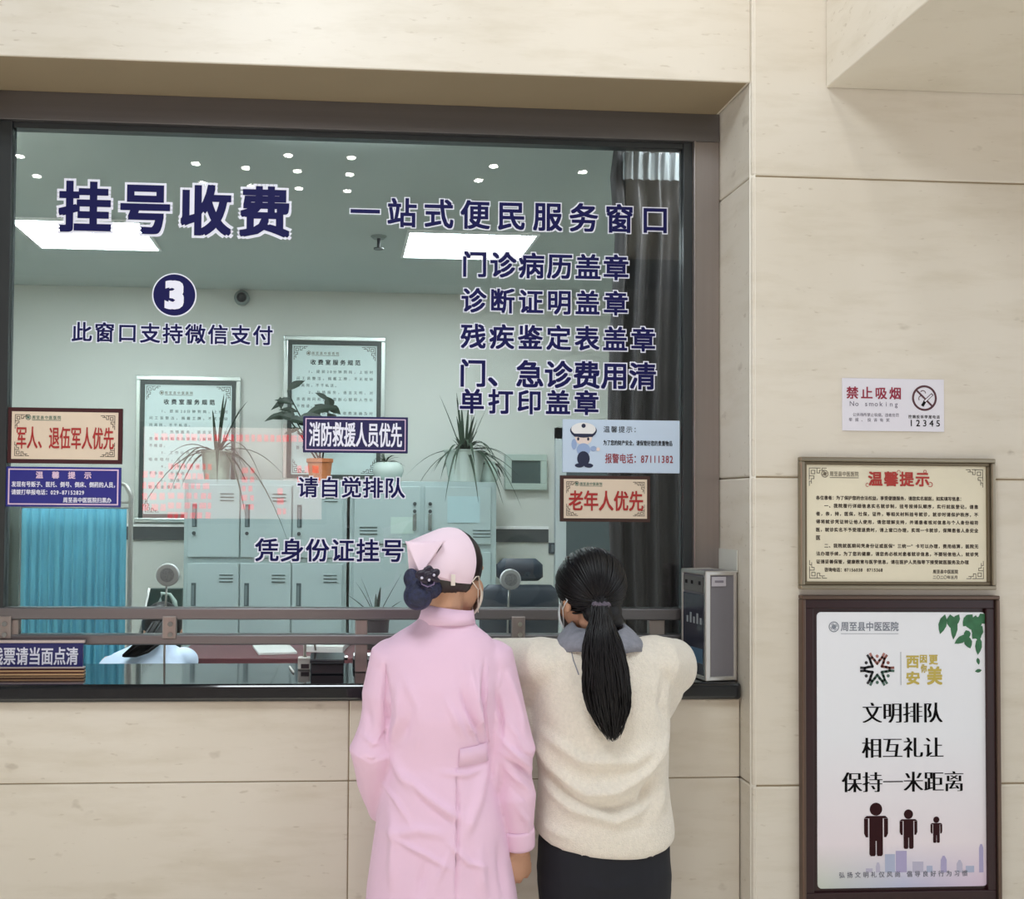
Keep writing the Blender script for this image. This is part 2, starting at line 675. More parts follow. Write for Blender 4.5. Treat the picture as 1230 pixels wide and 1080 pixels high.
# --- the window
GY = 0.270
win = empty('window_1', (0.06, GY, 1.09), 'large steel framed service window with greenish glass', 'window')
structure(win)
del win['category']
mb = MB()
mb.box(-1.20, 0.240, 2.815, PX, 0.300, 2.906, STEEL)                 # head
mb.build('window_frame', win, bevel=0.002)
mb = MB()
mb.box(1.150, 0.242, 1.083, PX - 0.001, 0.300, 2.815, STEELV)         # right upright
mb.box(1.150, 0.236, 1.083, 1.156, 0.242, 2.815, STEELV)
mb.box(-1.20, 0.242, 1.083, -1.075, 0.300, 2.815, STEELV)
mb.build('window_frame', win, bevel=0.002)
mb = MB()
mb.box(1.122, 0.256, 1.083, 1.150, 0.300, 2.815, DARKFRAME)
mb.box(-1.075, 0.252, 1.083, -1.036, 0.300, 2.815, DARKFRAME)
mb.box(-1.036, 0.262, 2.797, 1.122, 0.300, 2.815, DARKFRAME)
mb.build('window_channel', win, bevel=0.0015)
mb = MB().box(-1.036, GY, 1.286, 1.122, GY + 0.008, 2.798, GLASS)
mb.build('window_pane', win)
mb = MB().box(-1.036, GY, 1.202, 1.122, GY + 0.008, 1.251, GLASS)
mb.build('window_pane', win)

# --- black granite counter
CT = 1.083
cm = MB()
cm.box(-1.19, 0.060, 1.031, PX - 0.004, 0.445, CT, BLACKSTONE)
counter = cm.build('service_counter', bevel=0.012, loc=(0, 0.25, 1.03))
counter.modifiers['bevel'].segments = 4
tag(counter, 'long polished black granite counter below the glass service window', 'counter')

# --- steel rails along the foot of the glass
rl = empty('steel_guard_rail', (0.0, 0.25, CT), 'double brushed steel rail along the foot of the service glass above the counter', 'rail')
mb = MB()
for z0, z1 in ((1.250, 1.287), (1.171, 1.203)):
    mb.box(-1.19, 0.262, z0, PX - 0.09, 0.289, z1, STEEL)
    m2 = MB().box(-1.19, 0.250, z0, 1.147, 0.296, z1, STEEL)
    m2.build('rail_bar', rl, bevel=0.004)
for px, w, top in ((10, 0.030, 1.25), (434, 0.020, 1.25), (790, 0.026, 1.25)):
    x = at(px, 760, 0.255)[0]
    MB().box(x - w, 0.258, CT, x + w, 0.286, top, STEELV).build('post', rl, bevel=0.003)
for px in (6, 204, 622):
    x = at(px, 752, 0.255)[0]
    b = MB().box(x - 0.022, 0.244, 1.190, x + 0.022, 0.262, 1.262, STEELV)
    b = b.build('glass_clamp', rl, bevel=0.003)
    mm = MB()
    for z in (1.205, 1.238):
        mm.cyl((x + 0.004, 0.236, z), (x + 0.004, 0.246, z), 0.008, CHROME, 12)
    mm.build('clamp_screw', b, smooth=False)


# ================================================================== LETTERING ON THE GLASS
def glass_text(lines, label, bold=0.028, ow=0.05, z=GY - 0.0022):
    cx = at((lines[0][1] + lines[0][3]) / 2, lines[0][2], GY)
    mb = MB()
    for (s, x0, y0, x1, y1) in lines:
        # first letter top y0 / bottom y1, measured at the left end
        a, b = at(x0, y0, GY), at(x0, y1, GY)
        e = at(x1, y1, GY)
        text(mb, s, a[0], b[2], e[0], a[2], z, NAVY, bold, WHITEV, ow)
    o = mb.build('glass_lettering', loc=(cx[0], z, cx[2]))
    tag(o, label, 'lettering', 'blue white edged lettering stuck on the service glass')
    return o


glass_text([('挂号收费', 73, 219, 346, 277)], 'largest blue lettering on the glass, four characters at upper left', 0.032, 0.045)
glass_text([('一站式便民服务窗口', 422, 237, 800, 271)], 'long blue heading of nine characters across the upper right of the glass', 0.022, 0.035)
glass_text([('此窗口支持微信支付', 87, 387, 327, 410)], 'blue lettering line right under the round number badge on the glass', 0.018, 0.05)
glass_text([('门诊病历盖章', 557, 302, 754, 332)], 'blue six character line directly under the long heading on the glass', 0.024, 0.04)
glass_text([('诊断证明盖章', 555, 346, 753, 375)], 'blue six character line second below the long heading on the glass', 0.024, 0.04)
glass_text([('残疾鉴定表盖章', 554, 389, 786, 418)], 'blue seven character line third below the long heading on the glass', 0.024, 0.04)
glass_text([('门、急诊费用清', 554, 432, 787, 464), ('单打印盖章', 553, 467, 718, 496)], 'blue two line lettering above the pale blue police notice on the glass', 0.024, 0.04)
glass_text([('请自觉排队', 358, 573, 486, 597)], 'blue five character line just below the dark blue fire rescue plate', 0.016, 0.05)
glass_text([('凭身份证挂号', 307, 647, 484, 674)], 'blue six character line on the glass left of the nurse cap', 0.018, 0.05)
mb = MB()
c = at(209.5, 354.5, GY)
r = 0.066
mb.disc(c[0], c[2], r + 0.004, GY - 0.0012, WHITEV, 48)
mb.disc(c[0], c[2], r, GY - 0.0018, NAVY, 48)
text(mb, '3', c[0] - 0.024, c[2] - 0.040, c[0] + 0.024, c[2] + 0.040, GY - 0.0024, WHITEV, 0.055)
tag(mb.build('number_badge', loc=(c[0], GY - 0.002, c[2])), 'round navy badge with a white 3 stuck on the glass', 'badge')

# ================================================================== SIGNS ON THE GLASS
SY = GY - 0.012


def sign(name, R, label, y, t, m, bevel=0.001):
    X0, Z0, X1, Z1 = R
    mb = MB().box(X0, y, Z0, X1, y + t, Z1, m)
    o = mb.build(name, bevel=bevel, loc=((X0 + X1) / 2, y + t, (Z0 + Z1) / 2))
    return tag(o, label, 'sign')


def logo(mb, x, z, r, y, m):
    mb.ring(x, z, r * 0.82, r, y, m, 24)
    mb.disc(x, z, r * 0.45, y, m, 20)
    for k in range(4):
        a = k * math.pi / 2
        mb.ring(x, z, r * 0.55, r * 0.68, y, m, 8, a, a + 1.0)


def hospital_head(mb, R, y, m, u0, v0, u1, v1):
    q = sub(R, u0, v0, u1, v1)
    h = q[3] - q[1]
    logo(mb, q[0] + h * 0.7, (q[1] + q[3]) / 2, h * 0.75, y, m)
    text(mb, '周至县中医医院', q[0] + h * 1.7, q[1], q[2], q[3], y, m, 0.01, n=3)
    mb.quad(q[0] + h * 1.7, q[1] - h * 0.32, q[2], q[1] - h * 0.18, y, m)


def priority_board(R, msg, label, fm, tx):
    s = sign('priority_sign', R, label, SY, 0.010, fm)
    s['group'] = 'cream priority boards on the glass'
    fw = (R[3] - R[1]) * 0.075
    I = (R[0] + fw, R[1] + fw, R[2] - fw, R[3] - fw)
    mb = MB().box(I[0], SY - 0.002, I[1], I[2], SY + 0.001, I[3], CREAM)
    frets(mb, I, (I[3] - I[1]) * 0.036, SY - 0.0026, BROWNINK, (I[3] - I[1]) * 0.07, w=0.34)
    hospital_head(mb, I, SY - 0.0026, TEALINK, 0.13, 0.085, 0.46, 0.16)
    mb.build('board_face', s)
    mb = MB()
    q = sub(I, *tx)
    text(mb, msg, q[0], q[1], q[2], q[3], SY - 0.0035, RED, 0.022)
    mb.build('red_lettering', s)


priority_board(rect(9, 490, 147, 557, SY), '军人、退伍军人优先', 'dark red framed cream board with red lettering at the left edge of the glass', DARKRED, (0.05, 0.32, 0.96, 0.78))
priority_board(rect(673, 571.5, 781, 627, SY), '老年人优先', 'small brown framed cream board with red lettering under the police notice', DKBROWN, (0.06, 0.30, 0.95, 0.80))

BLUE = mat('royal_blue_plate', (38, 42, 132), 0.4)
DBLUE = mat('dark_blue_plate', (30, 32, 84), 0.4)
WPINK = mat('pink_white_print', (224, 196, 220), 0.5)
R_ = rect(7, 561, 145, 609, SY)
s = sign('notice_plate', R_, 'royal blue plate with four lines of white print below the dark red framed board', SY, 0.010, BLUE)
mb = MB()
frame_box(mb, sub(R_, 0.02, 0.05, 0.98, 0.95), 0.004, SY - 0.001, SY + 0.001, WPINK)
mb.build('plate_border', s)
mb = MB()
for m_, b_, (tt, q) in ((WPINK, 0.03, ('温 馨 提 示', sub(R_, 0.26, 0.12, 0.74, 0.29))), (WHITEV, 0.02, ('发现有号贩子、医托、倒号、倒床、倒药的人员，', sub(R_, 0.05, 0.37, 0.95, 0.51))),
                        (WHITEV, 0.02, ('请拨打举报电话：029-87152829', sub(R_, 0.05, 0.57, 0.68, 0.70))), (WHITEV, 0.02, ('周至县中医医院扫黑办', sub(R_, 0.50, 0.76, 0.92, 0.89)))):
    mb = MB()
    text(mb, tt, q[0], q[1], q[2], q[3], SY - 0.0012, m_, b_, n=4)
    mb.build('white_lettering', s)

R_ = rect(364, 500.5, 490, 544, SY)
s = sign('notice_plate', R_, 'dark blue plate with eight bold white characters at the middle of the glass', SY, 0.010, DBLUE)
mb = MB()
frame_box(mb, sub(R_, 0.022, 0.06, 0.978, 0.94), 0.003, SY - 0.001, SY + 0.001, WPINK)
mb.build('plate_border', s)
mb = MB()
q = sub(R_, 0.06, 0.17, 0.94, 0.83)
text(mb, '消防救援人员优先', q[0], q[1], q[2], q[3], SY - 0.0012, WHITEV, 0.03)
mb.build('white_lettering', s)

PALE = mat('pale_blue_card', (196, 214, 234), 0.5, 0, 0.02, 3)
R_ = rect(676, 504.5, 816.5, 568, SY)
s = sign('police_notice', R_, 'pale blue card with a small officer picture and red phone number on the glass', SY, 0.008, PALE)
mb = MB()
uni, skn, blu = mat('officer_navy', (32, 40, 70), 0.6), mat('officer_face', (232, 214, 206), 0.6), mat('officer_shirt', (150, 172, 210), 0.6)


def E(u, v, ru, rv, y, m, n=28):
    X0, Z0, X1, Z1 = R_
    cx, cz = X0 + u * (X1 - X0), Z1 - v * (Z1 - Z0)
    mb.poly([(cx + ru * (Z1 - Z0) * math.cos(2 * math.pi * i / n), cz + rv * (Z1 - Z0) * math.sin(2 * math.pi * i / n)) for i in range(n)], y, m)


y_ = SY - 0.001
E(0.175, 0.345, 0.165, 0.14, y_, skn)
E(0.175, 0.21, 0.255, 0.135, y_ - 0.0002, uni)
E(0.175, 0.185, 0.235, 0.125, y_ - 0.0004, WHITE)
mb.poly([(p[0], p[1]) for p in ((sub(R_, .07, .27, 0, 0)[0], R_[3] - .27 * (R_[3] - R_[1])), (sub(R_, .28, .27, 0, 0)[0], R_[3] - .27 * (R_[3] - R_[1])),
                                (sub(R_, .25, .31, 0, 0)[0], R_[3] - .33 * (R_[3] - R_[1])), (sub(R_, .10, .31, 0, 0)[0], R_[3] - .33 * (R_[3] - R_[1])))], y_ - 0.0006, uni)
E(0.175, 0.12, 0.04, 0.04, y_ - 0.0008, uni)
for u in (0.13, 0.215):
    E(u, 0.37, 0.022, 0.032, y_ - 0.0004, uni, 12)
E(0.175, 0.57, 0.13, 0.12, y_ - 0.0001, blu)
E(0.095, 0.47, 0.05, 0.10, y_ - 0.0001, blu)
E(0.26, 0.55, 0.06, 0.05, y_ - 0.0001, blu)
E(0.30, 0.56, 0.035, 0.035, y_ - 0.0003, skn)
E(0.175, 0.74, 0.12, 0.14, y_ - 0.0002, uni)
E(0.14, 0.87, 0.085, 0.04, y_ - 0.0003, uni)
E(0.22, 0.87, 0.085, 0.04, y_ - 0.0003, uni)
mb.build('officer_picture', s)
mb = MB()
q = sub(R_, 0.345, 0.12, 0.62, 0.24)
text(mb, '温馨提示：', q[0], q[1], q[2], q[3], y_, BLACK, 0.0)
mb.build('lettering', s)
mb = MB()
q = sub(R_, 0.345, 0.385, 0.935, 0.485)
text(mb, '为了您的财产安全，请保管好您的贵重物品', q[0], q[1], q[2], q[3], y_, BLACK, 0.02, n=4)
mb.build('lettering', s)
mb = MB()
q = sub(R_, 0.36, 0.64, 0.94, 0.82)
text(mb, '报警电话：87111382', q[0], q[1], q[2], q[3], y_, mat('dull_red_print', (150, 62, 70), 0.5), 0.015, n=4)
mb.build('lettering', s)

# ================================================================== SIGNS ON THE RIGHT WALL
R_ = rect(1012, 455, 1134, 518, -0.004)
s = sign('no_smoking_sign', R_, 'small white no smoking sign on the stone wall above the framed plaque', -0.004, 0.0035, mat('white_card', (228, 226, 236), 0.35), 0.0006)
mb = MB()
y_ = -0.0046
for tt, q, m_, b_ in (('禁止吸烟', (0.04, 0.165, 0.57, 0.39), ROSE, 0.02), ('No smoking', (0.07, 0.44, 0.54, 0.56), mat('grey_print', (96, 90, 110), 0.5), 0.0),
                      ('公共场所禁止吸烟，违者处罚', (0.10, 0.66, 0.55, 0.73), MATS['grey_print'], 0.0), ('举报、投诉有奖', (0.06, 0.755, 0.46, 0.825), MATS['grey_print'], 0.0),
                      ('控烟投诉举报电话', (0.645, 0.685, 0.955, 0.75), BLACK, 0.01), ('12345', (0.67, 0.78, 0.955, 0.90), BLACK, 0.01)):
    q = sub(R_, *q)
    mb = MB()
    text(mb, tt, q[0], q[1], q[2], q[3], y_, m_, b_, n=4)
    mb.build('lettering', s)
mb = MB()
h = R_[3] - R_[1]
cx, cz = R_[0] + 0.805 * (R_[2] - R_[0]), R_[3] - 0.36 * h
dk = mat('dark_maroon_print', (84, 44, 54), 0.5)
mb.ring(cx, cz, h * 0.205, h * 0.245, y_, dk)
mb.stroke([(cx - h * 0.16, cz + h * 0.15), (cx + h * 0.16, cz - h * 0.16)], h * 0.036, y_ - 0.0002, dk)
mb.stroke([(cx - h * 0.03, cz - h * 0.13), (cx + 0.0 * h, cz - h * 0.08)], h * 0.055, y_ - 0.0001, BLACK)
mb.stroke([(cx + h * 0.01, cz - h * 0.06), (cx + h * 0.14, cz + h * 0.06)], h * 0.055, y_ - 0.0001, dk)
mb.stroke([(cx + h * 0.015, cz - h * 0.055), (cx + h * 0.135, cz + h * 0.055)], h * 0.03, y_ - 0.0003, MATS['white_card'])
mb.ring(cx - h * 0.06, cz - h * 0.01, h * 0.045, h * 0.06, y_, dk, 12, 0.8, 3.8)
mb.ring(cx - h * 0.03, cz + h * 0.09, h * 0.045, h * 0.06, y_, dk, 12, 0.0, 2.6)
mb.build('no_smoking_symbol', s)

# framed parchment plaque
R_ = rect(962, 550, 1197, 708.5, -0.022)
fx = (R_[0] + R_[2]) / 2
s = empty('framed_plaque', (fx, 0, R_[1]), 'wide pewter framed parchment notice above the tall poster', 'sign')
mb = MB()
frame_box(mb, R_, 0.013, -0.022, -0.001, PEWTER)
mb.build('outer_frame', s, bevel=0.003)
q = (R_[0] + 0.013, R_[1] + 0.013, R_[2] - 0.013, R_[3] - 0.013)
mb = MB()
frame_box(mb, q, 0.010, -0.014, -0.001, mat('dull_pewter', (118, 106, 86), 0.4, 0.7))
mb.build('inner_frame', s, bevel=0.002)
I = (q[0] + 0.010, q[1] + 0.010, q[2] - 0.010, q[3] - 0.010)
MB().box(I[0], -0.008, I[1], I[2], -0.002, I[3], PARCH).build('board', s)
for cn in ('tl', 'tr', 'bl', 'br'):
    mb = MB()
    frets(mb, I, 0.0066, -0.0086, BROWNINK, 0.010, (cn,))
    mb.build('corner_ornament', s)
mb = MB()
hospital_head(mb, I, -0.0086, mat('sepia_print', (110, 100, 84), 0.6), 0.085, 0.055, 0.29, 0.098)
y_ = -0.0086
L = ['各位患者：为了保护您的合法权益，享受便捷服务，请您实名就医，如实填写信息：',
     '\u3000\u3000一、我院履行详细信息实名就诊制，挂号按排队顺序，实行就医登记，请患',
     '者，亲，持，医保，社保，证件，等相关材料挂号就诊，就诊时请保护秩序，不',
     '得将就诊凭证转让他人使用，请您理解支持，并请患者核对信息与个人身份相符',
     '医，就诊实名不予受理退费时，请上窗口办理，实现一卡就诊，保障患者人身安全',
     '医',
     '\u3000\u3000二、我院就医期间凭身份证或医保“三统一”卡可以办理，费用结算，医院无',
     '法办理手续，为了您的健康，请您务必核对患者就诊信息，不要轻信他人，就诊凭',
     '证请妥善保管，健康教育与医学信息，请在医护人员指导下接受就医服务及办理',
     '\u3000\u3000咨询电话：87156038\u30008715368']
for i, tt in enumerate(L):
    full = len(tt)
    v0 = 0.265 + i * 0.0685
    x1 = {0: 0.86, 5: 0.04 + 0.05, 8: 0.9, 9: 0.42}.get(i, 0.955)
    x0 = 0.055
    k = len(tt) - len(tt.lstrip('\u3000'))
    if k:
        x0 += 0.045
    q = sub(I, x0 if i != 5 else 0.055, v0, x1 if i != 5 else 0.077, v0 + 0.036)
    text(mb, tt.strip('\u3000'), q[0], q[1], q[2], q[3], y_, BROWNINK, 0.03, n=3)
for tt, q in (('周至县中医医院', (0.70, 0.895, 0.84, 0.93)), ('二〇二〇年五月', (0.70, 0.945, 0.835, 0.975))):
    q = sub(I, *q)
    text(mb, tt, q[0], q[1], q[2], q[3], y_, BROWNINK, 0.02, n=3)
mb.build('lettering', s)
mb = MB()
q = sub(I, 0.345, 0.055, 0.68, 0.175)
text(mb, '温馨提示', q[0], q[1], q[2], q[3], y_ - 0.0004, mat('warm_red_print', (176, 52, 44), 0.5), 0.03)
hh = q[3] - q[1]
mb.ring(q[0] - 0.004, q[1] + hh * 0.05, hh * 0.10, hh * 0.14, y_ - 0.0004, MATS['warm_red_print'], 16, 1.0, 5.5)
mb.ring(q[2] + 0.004, q[1] + hh * 0.12, hh * 0.14, hh * 0.19, y_ - 0.0004, MATS['warm_red_print'], 16, -2.5, 2.0)
mb.ring(q[2] - 0.012, q[3] + hh * 0.05, hh * 0.08, hh * 0.12, y_ - 0.0004, MATS['warm_red_print'], 16)
mb.ring(q[0] + (q[2] - q[0]) * 0.5, q[3] + hh * 0.02, hh * 0.08, hh * 0.12, y_ - 0.0004, MATS['warm_red_print'], 16, -0.6, 3.6)
mb.build('red_heading', s)

# tall poster in dark frame
R_ = rect(964, 715, 1203, 1084, -0.026)
R_ = (at(963.5, 720, -0.026)[0], at(1080, 1090, -0.026)[2], at(1203, 900, -0.026)[0], at(1080, 715.5, -0.026)[2])
fx = (R_[0] + R_[2]) / 2
s = empty('framed_poster', (fx, 0, R_[1]), 'tall dark maroon framed white poster with three pictograms below the plaque', 'poster')
mb = MB()
frame_box(mb, R_, 0.012, -0.026, -0.001, mat('bronze_frame', (104, 86, 76), 0.3, 0.7))
mb.build('outer_frame', s, bevel=0.003)
q = (R_[0] + 0.012, R_[1] + 0.012, R_[2] - 0.012, R_[3] - 0.012)
mb = MB()
frame_box(mb, q, 0.027, -0.018, -0.001, mat('dark_maroon_frame', (44, 16, 20), 0.3), 0.03)
mb.build('inner_frame', s, bevel=0.002)
I = (at(981.5, 880, -0.01)[0], at(1080, 1066, -0.01)[2], at(1184.5, 880, -0.01)[0], at(1080, 735.5, -0.01)[2])
q = sub((R_[0], R_[1], R_[2], R_[3]), 0.04, 0.03, 0.96, 0.97)
MB().box(q[0], -0.008, q[1], q[2], -0.002, q[3], MATS['dark_maroon_frame']).build('mount', s)


def poster_mat():
    m = bpy.data.materials.new('pastel_poster_print')
    m.use_nodes = True
    nt = m.node_tree
    b = nt.nodes['Principled BSDF']
    b.inputs['Roughness'].default_value = 0.35
    tc = nt.nodes.new('ShaderNodeTexCoord')
    sp = nt.nodes.new('ShaderNodeSeparateXYZ')
    nt.links.new(tc.outputs['Generated'], sp.inputs[0])
    r1 = nt.nodes.new('ShaderNodeValToRGB')       # left to right, bottom tint of the print
    for e, (p, c_) in zip([r1.color_ramp.elements[0], r1.color_ramp.elements[1]], ((0.0, (196, 208, 190)), (1.0, (222, 196, 220)))):
        e.position, e.color = p, srgb(*c_)
    e = r1.color_ramp.elements.new(0.5)
    e.color = srgb(182, 190, 222)
    nt.links.new(sp.outputs[0], r1.inputs[0])
    r2 = nt.nodes.new('ShaderNodeValToRGB')
    r2.color_ramp.elements[0].position, r2.color_ramp.elements[0].color = 0.0, (0.85, 0.85, 0.85, 1)
    r2.color_ramp.elements[1].position, r2.color_ramp.elements[1].color = 0.16, (0, 0, 0, 1)
    nt.links.new(sp.outputs[2], r2.inputs[0])
    r3 = nt.nodes.new('ShaderNodeValToRGB')
    r3.color_ramp.elements[0].position, r3.color_ramp.elements[0].color = 0.15, srgb(240, 230, 236)
    r3.color_ramp.elements[1].position, r3.color_ramp.elements[1].color = 0.55, srgb(238, 240, 246)
    nt.links.new(sp.outputs[2], r3.inputs[0])
    mx = nt.nodes.new('ShaderNodeMix')
    mx.data_type = 'RGBA'
    nt.links.new(r2.outputs[0], mx.inputs[0])
    nt.links.new(r3.outputs[0], mx.inputs[6])
    nt.links.new(r1.outputs[0], mx.inputs[7])
    nt.links.new(mx.outputs[2], b.inputs['Base Color'])
    return m


mb = MB()
rc = 0.013
pts = []
for cx_, cz_, a_ in ((I[2] - rc, I[3] - rc, 0), (I[0] + rc, I[3] - rc, 90), (I[0] + rc, I[1] + rc, 180), (I[2] - rc, I[1] + rc, 270)):
    for k in range(7):
        t_ = math.radians(a_ + 15 * k)
        pts.append((cx_ + rc * math.cos(t_), cz_ + rc * math.sin(t_)))
v = [(p[0], -0.0105, p[1]) for p in pts] + [(p[0], -0.0082, p[1]) for p in pts]
n = len(pts)
mb.add(v, [tuple(range(n)), tuple(range(2 * n - 1, n - 1, -1))] + [(i, n + i, n + (i + 1) % n, (i + 1) % n) for i in range(n)], poster_mat())
mb.build('poster_sheet', s)
y_ = -0.0112


def PPX(x, y):
    p = at(x, y, -0.0105)
    return (p[0], p[2])


def ptext(mb, tt, x0, y0, x1, y1, m, **k):
    a, c_ = PPX(x0, y1), PPX(x1, y0)
    a2, c2 = PPX(x0, y0), PPX(x1, y1)
    text(mb, tt, a[0], (a[1] + c2[1]) / 2, c_[0], (c_[1] + a2[1]) / 2, y_, m, **k)


mb = MB()
pin = mat('poster_black', (14, 12, 14), 0.7, spec=0.1)
ptext(mb, '文明排队', 1037, 844, 1131, 868, pin, serif=True)
mb.build('lettering', s)
mb = MB()
ptext(mb, '相互礼让', 1036, 886, 1132, 910, pin, serif=True)
mb.build('lettering', s)
mb = MB()
ptext(mb, '保持一米距离', 1012, 927, 1156, 951, pin, serif=True)
mb.build('lettering', s)
mb = MB()
gp = mat('poster_grey', (132, 138, 150), 0.5)
ptext(mb, '周至县中医医院', 1010, 747, 1079, 758, gp, bold=0.02, n=4)
a, c_ = PPX(1010, 761.5), PPX(1079, 761)
mb.quad(a[0], a[1], c_[0], a[1] + 0.0012, y_, gp)
p = PPX(1001.5, 753)
logo(mb, p[0], p[1], 0.016, y_, gp)
mb.build('lettering', s)
mb = MB()
ptext(mb, '弘扬文明礼仪风尚 倡导良好行为习惯', 1008, 1046.5, 1162, 1053.5, mat('poster_slate', (112, 114, 128), 0.5), bold=0.01, n=3)
mb.build('lettering', s)
# pictograms
for x, top, hgt in ((1052, 964.5, 65), (1091, 972.5, 48), (1124.5, 981, 32)):
    mb = MB()
    h = hgt / 413.0
    c0 = PPX(x, top)
    mm_ = mat('pictogram_maroon', (50, 20, 24), 0.6, spec=0.15)
    mb.disc(c0[0], c0[1] - h * 0.118, h * 0.122, y_, mm_, 28)
    w = h * 0.235
    z0 = c0[1] - h * 0.245
    T = [(-w, 0)]
    pts = [(-w * .80, 0), (w * .80, 0), (w, -h * .04), (w, -h * .36), (w * .72, -h * .41), (w * .72, -h * .14), (w * .56, -h * .14),
           (w * .56, -h * .72), (w * .46, -h * .755), (-w * .46, -h * .755), (-w * .56, -h * .72), (-w * .56, -h * .14), (-w * .72, -h * .14),
           (-w * .72, -h * .41), (-w, -h * .36), (-w, -h * .04)]
    # arms + trunk + legs as separate convex pieces of one pictogram
    mb.poly([(c0[0] + a, z0 + b) for a, b in ((-w, -h * .045), (w, -h * .045), (w * .78, 0), (-w * .78, 0))], y_, mm_)
    mb.quad(c0[0] - w * .56, z0 - h * .47, c0[0] + w * .56, z0 - h * .04, y_ - 0.0001, mm_)
    for sg in (-1, 1):
        mb.poly([(c0[0] + sg * a, z0 + b) for a, b in ((w * .66, -h * .05), (w, -h * .05), (w, -h * .33), (w * .86, -h * .40), (w * .66, -h * .40))][::sg], y_, mm_)
        mb.poly([(c0[0] + sg * a, z0 + b) for a, b in ((w * .04, -h * .44), (w * .56, -h * .44), (w * .56, -h * .72), (w * .46, -h * .755), (w * .12, -h * .755), (w * .04, -h * .72))][::sg], y_ - 0.0003, mm_)
    mb.build('pictogram', s)
# emblem of little figures in a ring, gold characters, leaves, skyline
mb = MB()
c0 = PPX(1053.5, 804)
R0 = 0.049
cols = [mat('emblem_black', (40, 40, 46), 0.5), mat('emblem_rose', (176, 120, 112), 0.5), mat('emblem_green', (72, 104, 92), 0.5), mat('emblem_rust', (140, 84, 76), 0.5)]
for k, ang in enumerate((90, 30, 150, 270, 210, 330)):
    a = math.radians(ang)
    ux, uz = math.cos(a), math.sin(a)
    m_ = cols[(1, 3, 0, 2, 0, 2)[k]]
    hx, hz = c0[0] + ux * R0 * 0.80, c0[1] + uz * R0 * 0.80
    mb.disc(hx, hz, R0 * 0.10, y_, m_, 14)
    for sg in (-1, 1):
        px_, pz_ = -uz * sg, ux * sg
        pts = [(c0[0] + ux * R0 * t + px_ * R0 * q_, c0[1] + uz * R0 * t + pz_ * R0 * q_) for t, q_ in ((0.36, 0.02), (0.55, 0.16), (0.72, 0.32), (0.92, 0.42))]
        mb.stroke(pts, R0 * 0.15, y_ - 0.0001 * k, m_)
mb.build('emblem', s)
mb = MB()
gold = mat('poster_gold', (196, 176, 84), 0.5)
for ch, x0, y0, x1, y1 in (('西', 1089, 788, 1103, 802), ('安', 1089, 807, 1104, 822), ('因', 1105, 787, 1113, 796), ('你', 1106, 798, 1113, 808), ('更', 1116, 787, 1126, 798), ('美', 1114, 801, 1131, 822)):
    ptext(mb, ch, x0, y0, x1, y1, gold, bold=0.035)
a, c_ = PPX(1082, 823), PPX(1082, 783)
mb.quad(a[0] - 0.0008, a[1], a[0] + 0.0008, c_[1], y_, gp)
mb.build('gold_lettering', s)
mb = MB()
random.seed(4)
for x, y, l, ang, wd in ((1135, 738, 17, -105, 7), (1147, 741, 19, -95, 6), (1160, 739, 15, -60, 9), (1172, 739, 12, -100, 7), (1172, 749, 15, -80, 8), (1160, 757, 7, -70, 6),
                         (1163, 763, 14, -150, 6), (1160, 764, 11, -70, 7), (1176, 765, 15, -95, 6), (1177, 737, 10, -60, 9), (1174, 790, 6, -80, 3), (1179, 805, 6, -170, 3), (1152, 738, 12, -120, 6), (1178, 740, 16, -120, 9), (1180, 752, 14, -130, 9), (1168, 738, 13, -130, 8), (1141, 738, 13, -80, 8)):
    a0 = math.radians(ang)
    b0 = PPX(x, y)
    l_, w_ = 1.5 * l / 413.0, 1.5 * wd / 413.0
    pts = []
    for t, q_ in ((0, 0), (0.25, 0.42), (0.55, 0.5), (0.8, 0.3), (1, 0), (0.8, -0.3), (0.55, -0.5), (0.25, -0.42)):
        px_ = b0[0] + math.cos(a0) * l_ * t - math.sin(a0) * w_ * q_
        pz_ = b0[1] + math.sin(a0) * l_ * t + math.cos(a0) * w_ * q_
        pts.append((min(px_, I[2] - 0.001), min(pz_, I[3] - 0.001)))
    mb.poly(pts, y_ - random.random() * 0.0003, GREEN)
mb.build('leaf_print', s)
mb = MB()
sk = [mat('skyline_lilac', (190, 186, 208), 0.5), mat('skyline_blue', (178, 186, 212), 0.5), mat('skyline_violet', (176, 168, 206), 0.5)]
for k, (x, wd, top) in enumerate(((1052, 5, 1036), (1063, 12, 1026), (1076, 13, 1022), (1096, 13, 1035), (1113, 7, 1040), (1130, 7, 1028), (1149, 7, 1033), (1160, 10, 1040), (1176, 5, 1014), (1040, 8, 1043))):
    a, c_ = PPX(x, 1048), PPX(x + wd, top)
    tp = c_[1]
    mid = (a[0] + c_[0]) / 2
    mb = MB()
    if k in (5, 6, 8, 0):
        mb.poly([(a[0], a[1]), (c_[0], a[1]), (c_[0], tp - 0.012), (mid + 0.003, tp), (mid - 0.003, tp), (a[0], tp - 0.012)], y_ + 0.0003, sk[k % 3])
    else:
        mb.quad(a[0], a[1], c_[0], tp, y_ + 0.0003 - k * 0.00001, sk[k % 3])
    mb.build('skyline_print', s)

# small white card on the window reveal (its code is left blank)
mb = MB().box(PX - 0.003, 0.10, at(875, 686, 0.16)[2], PX - 0.0006, 0.245, at(875, 660, 0.16)[2], mat('pale_card', (214, 214, 204), 0.5))
q = mb.build('wall_card', loc=(PX, 0.18, 1.5))
tag(q, 'small pale card stuck on the stone reveal above the silver terminal', 'card')

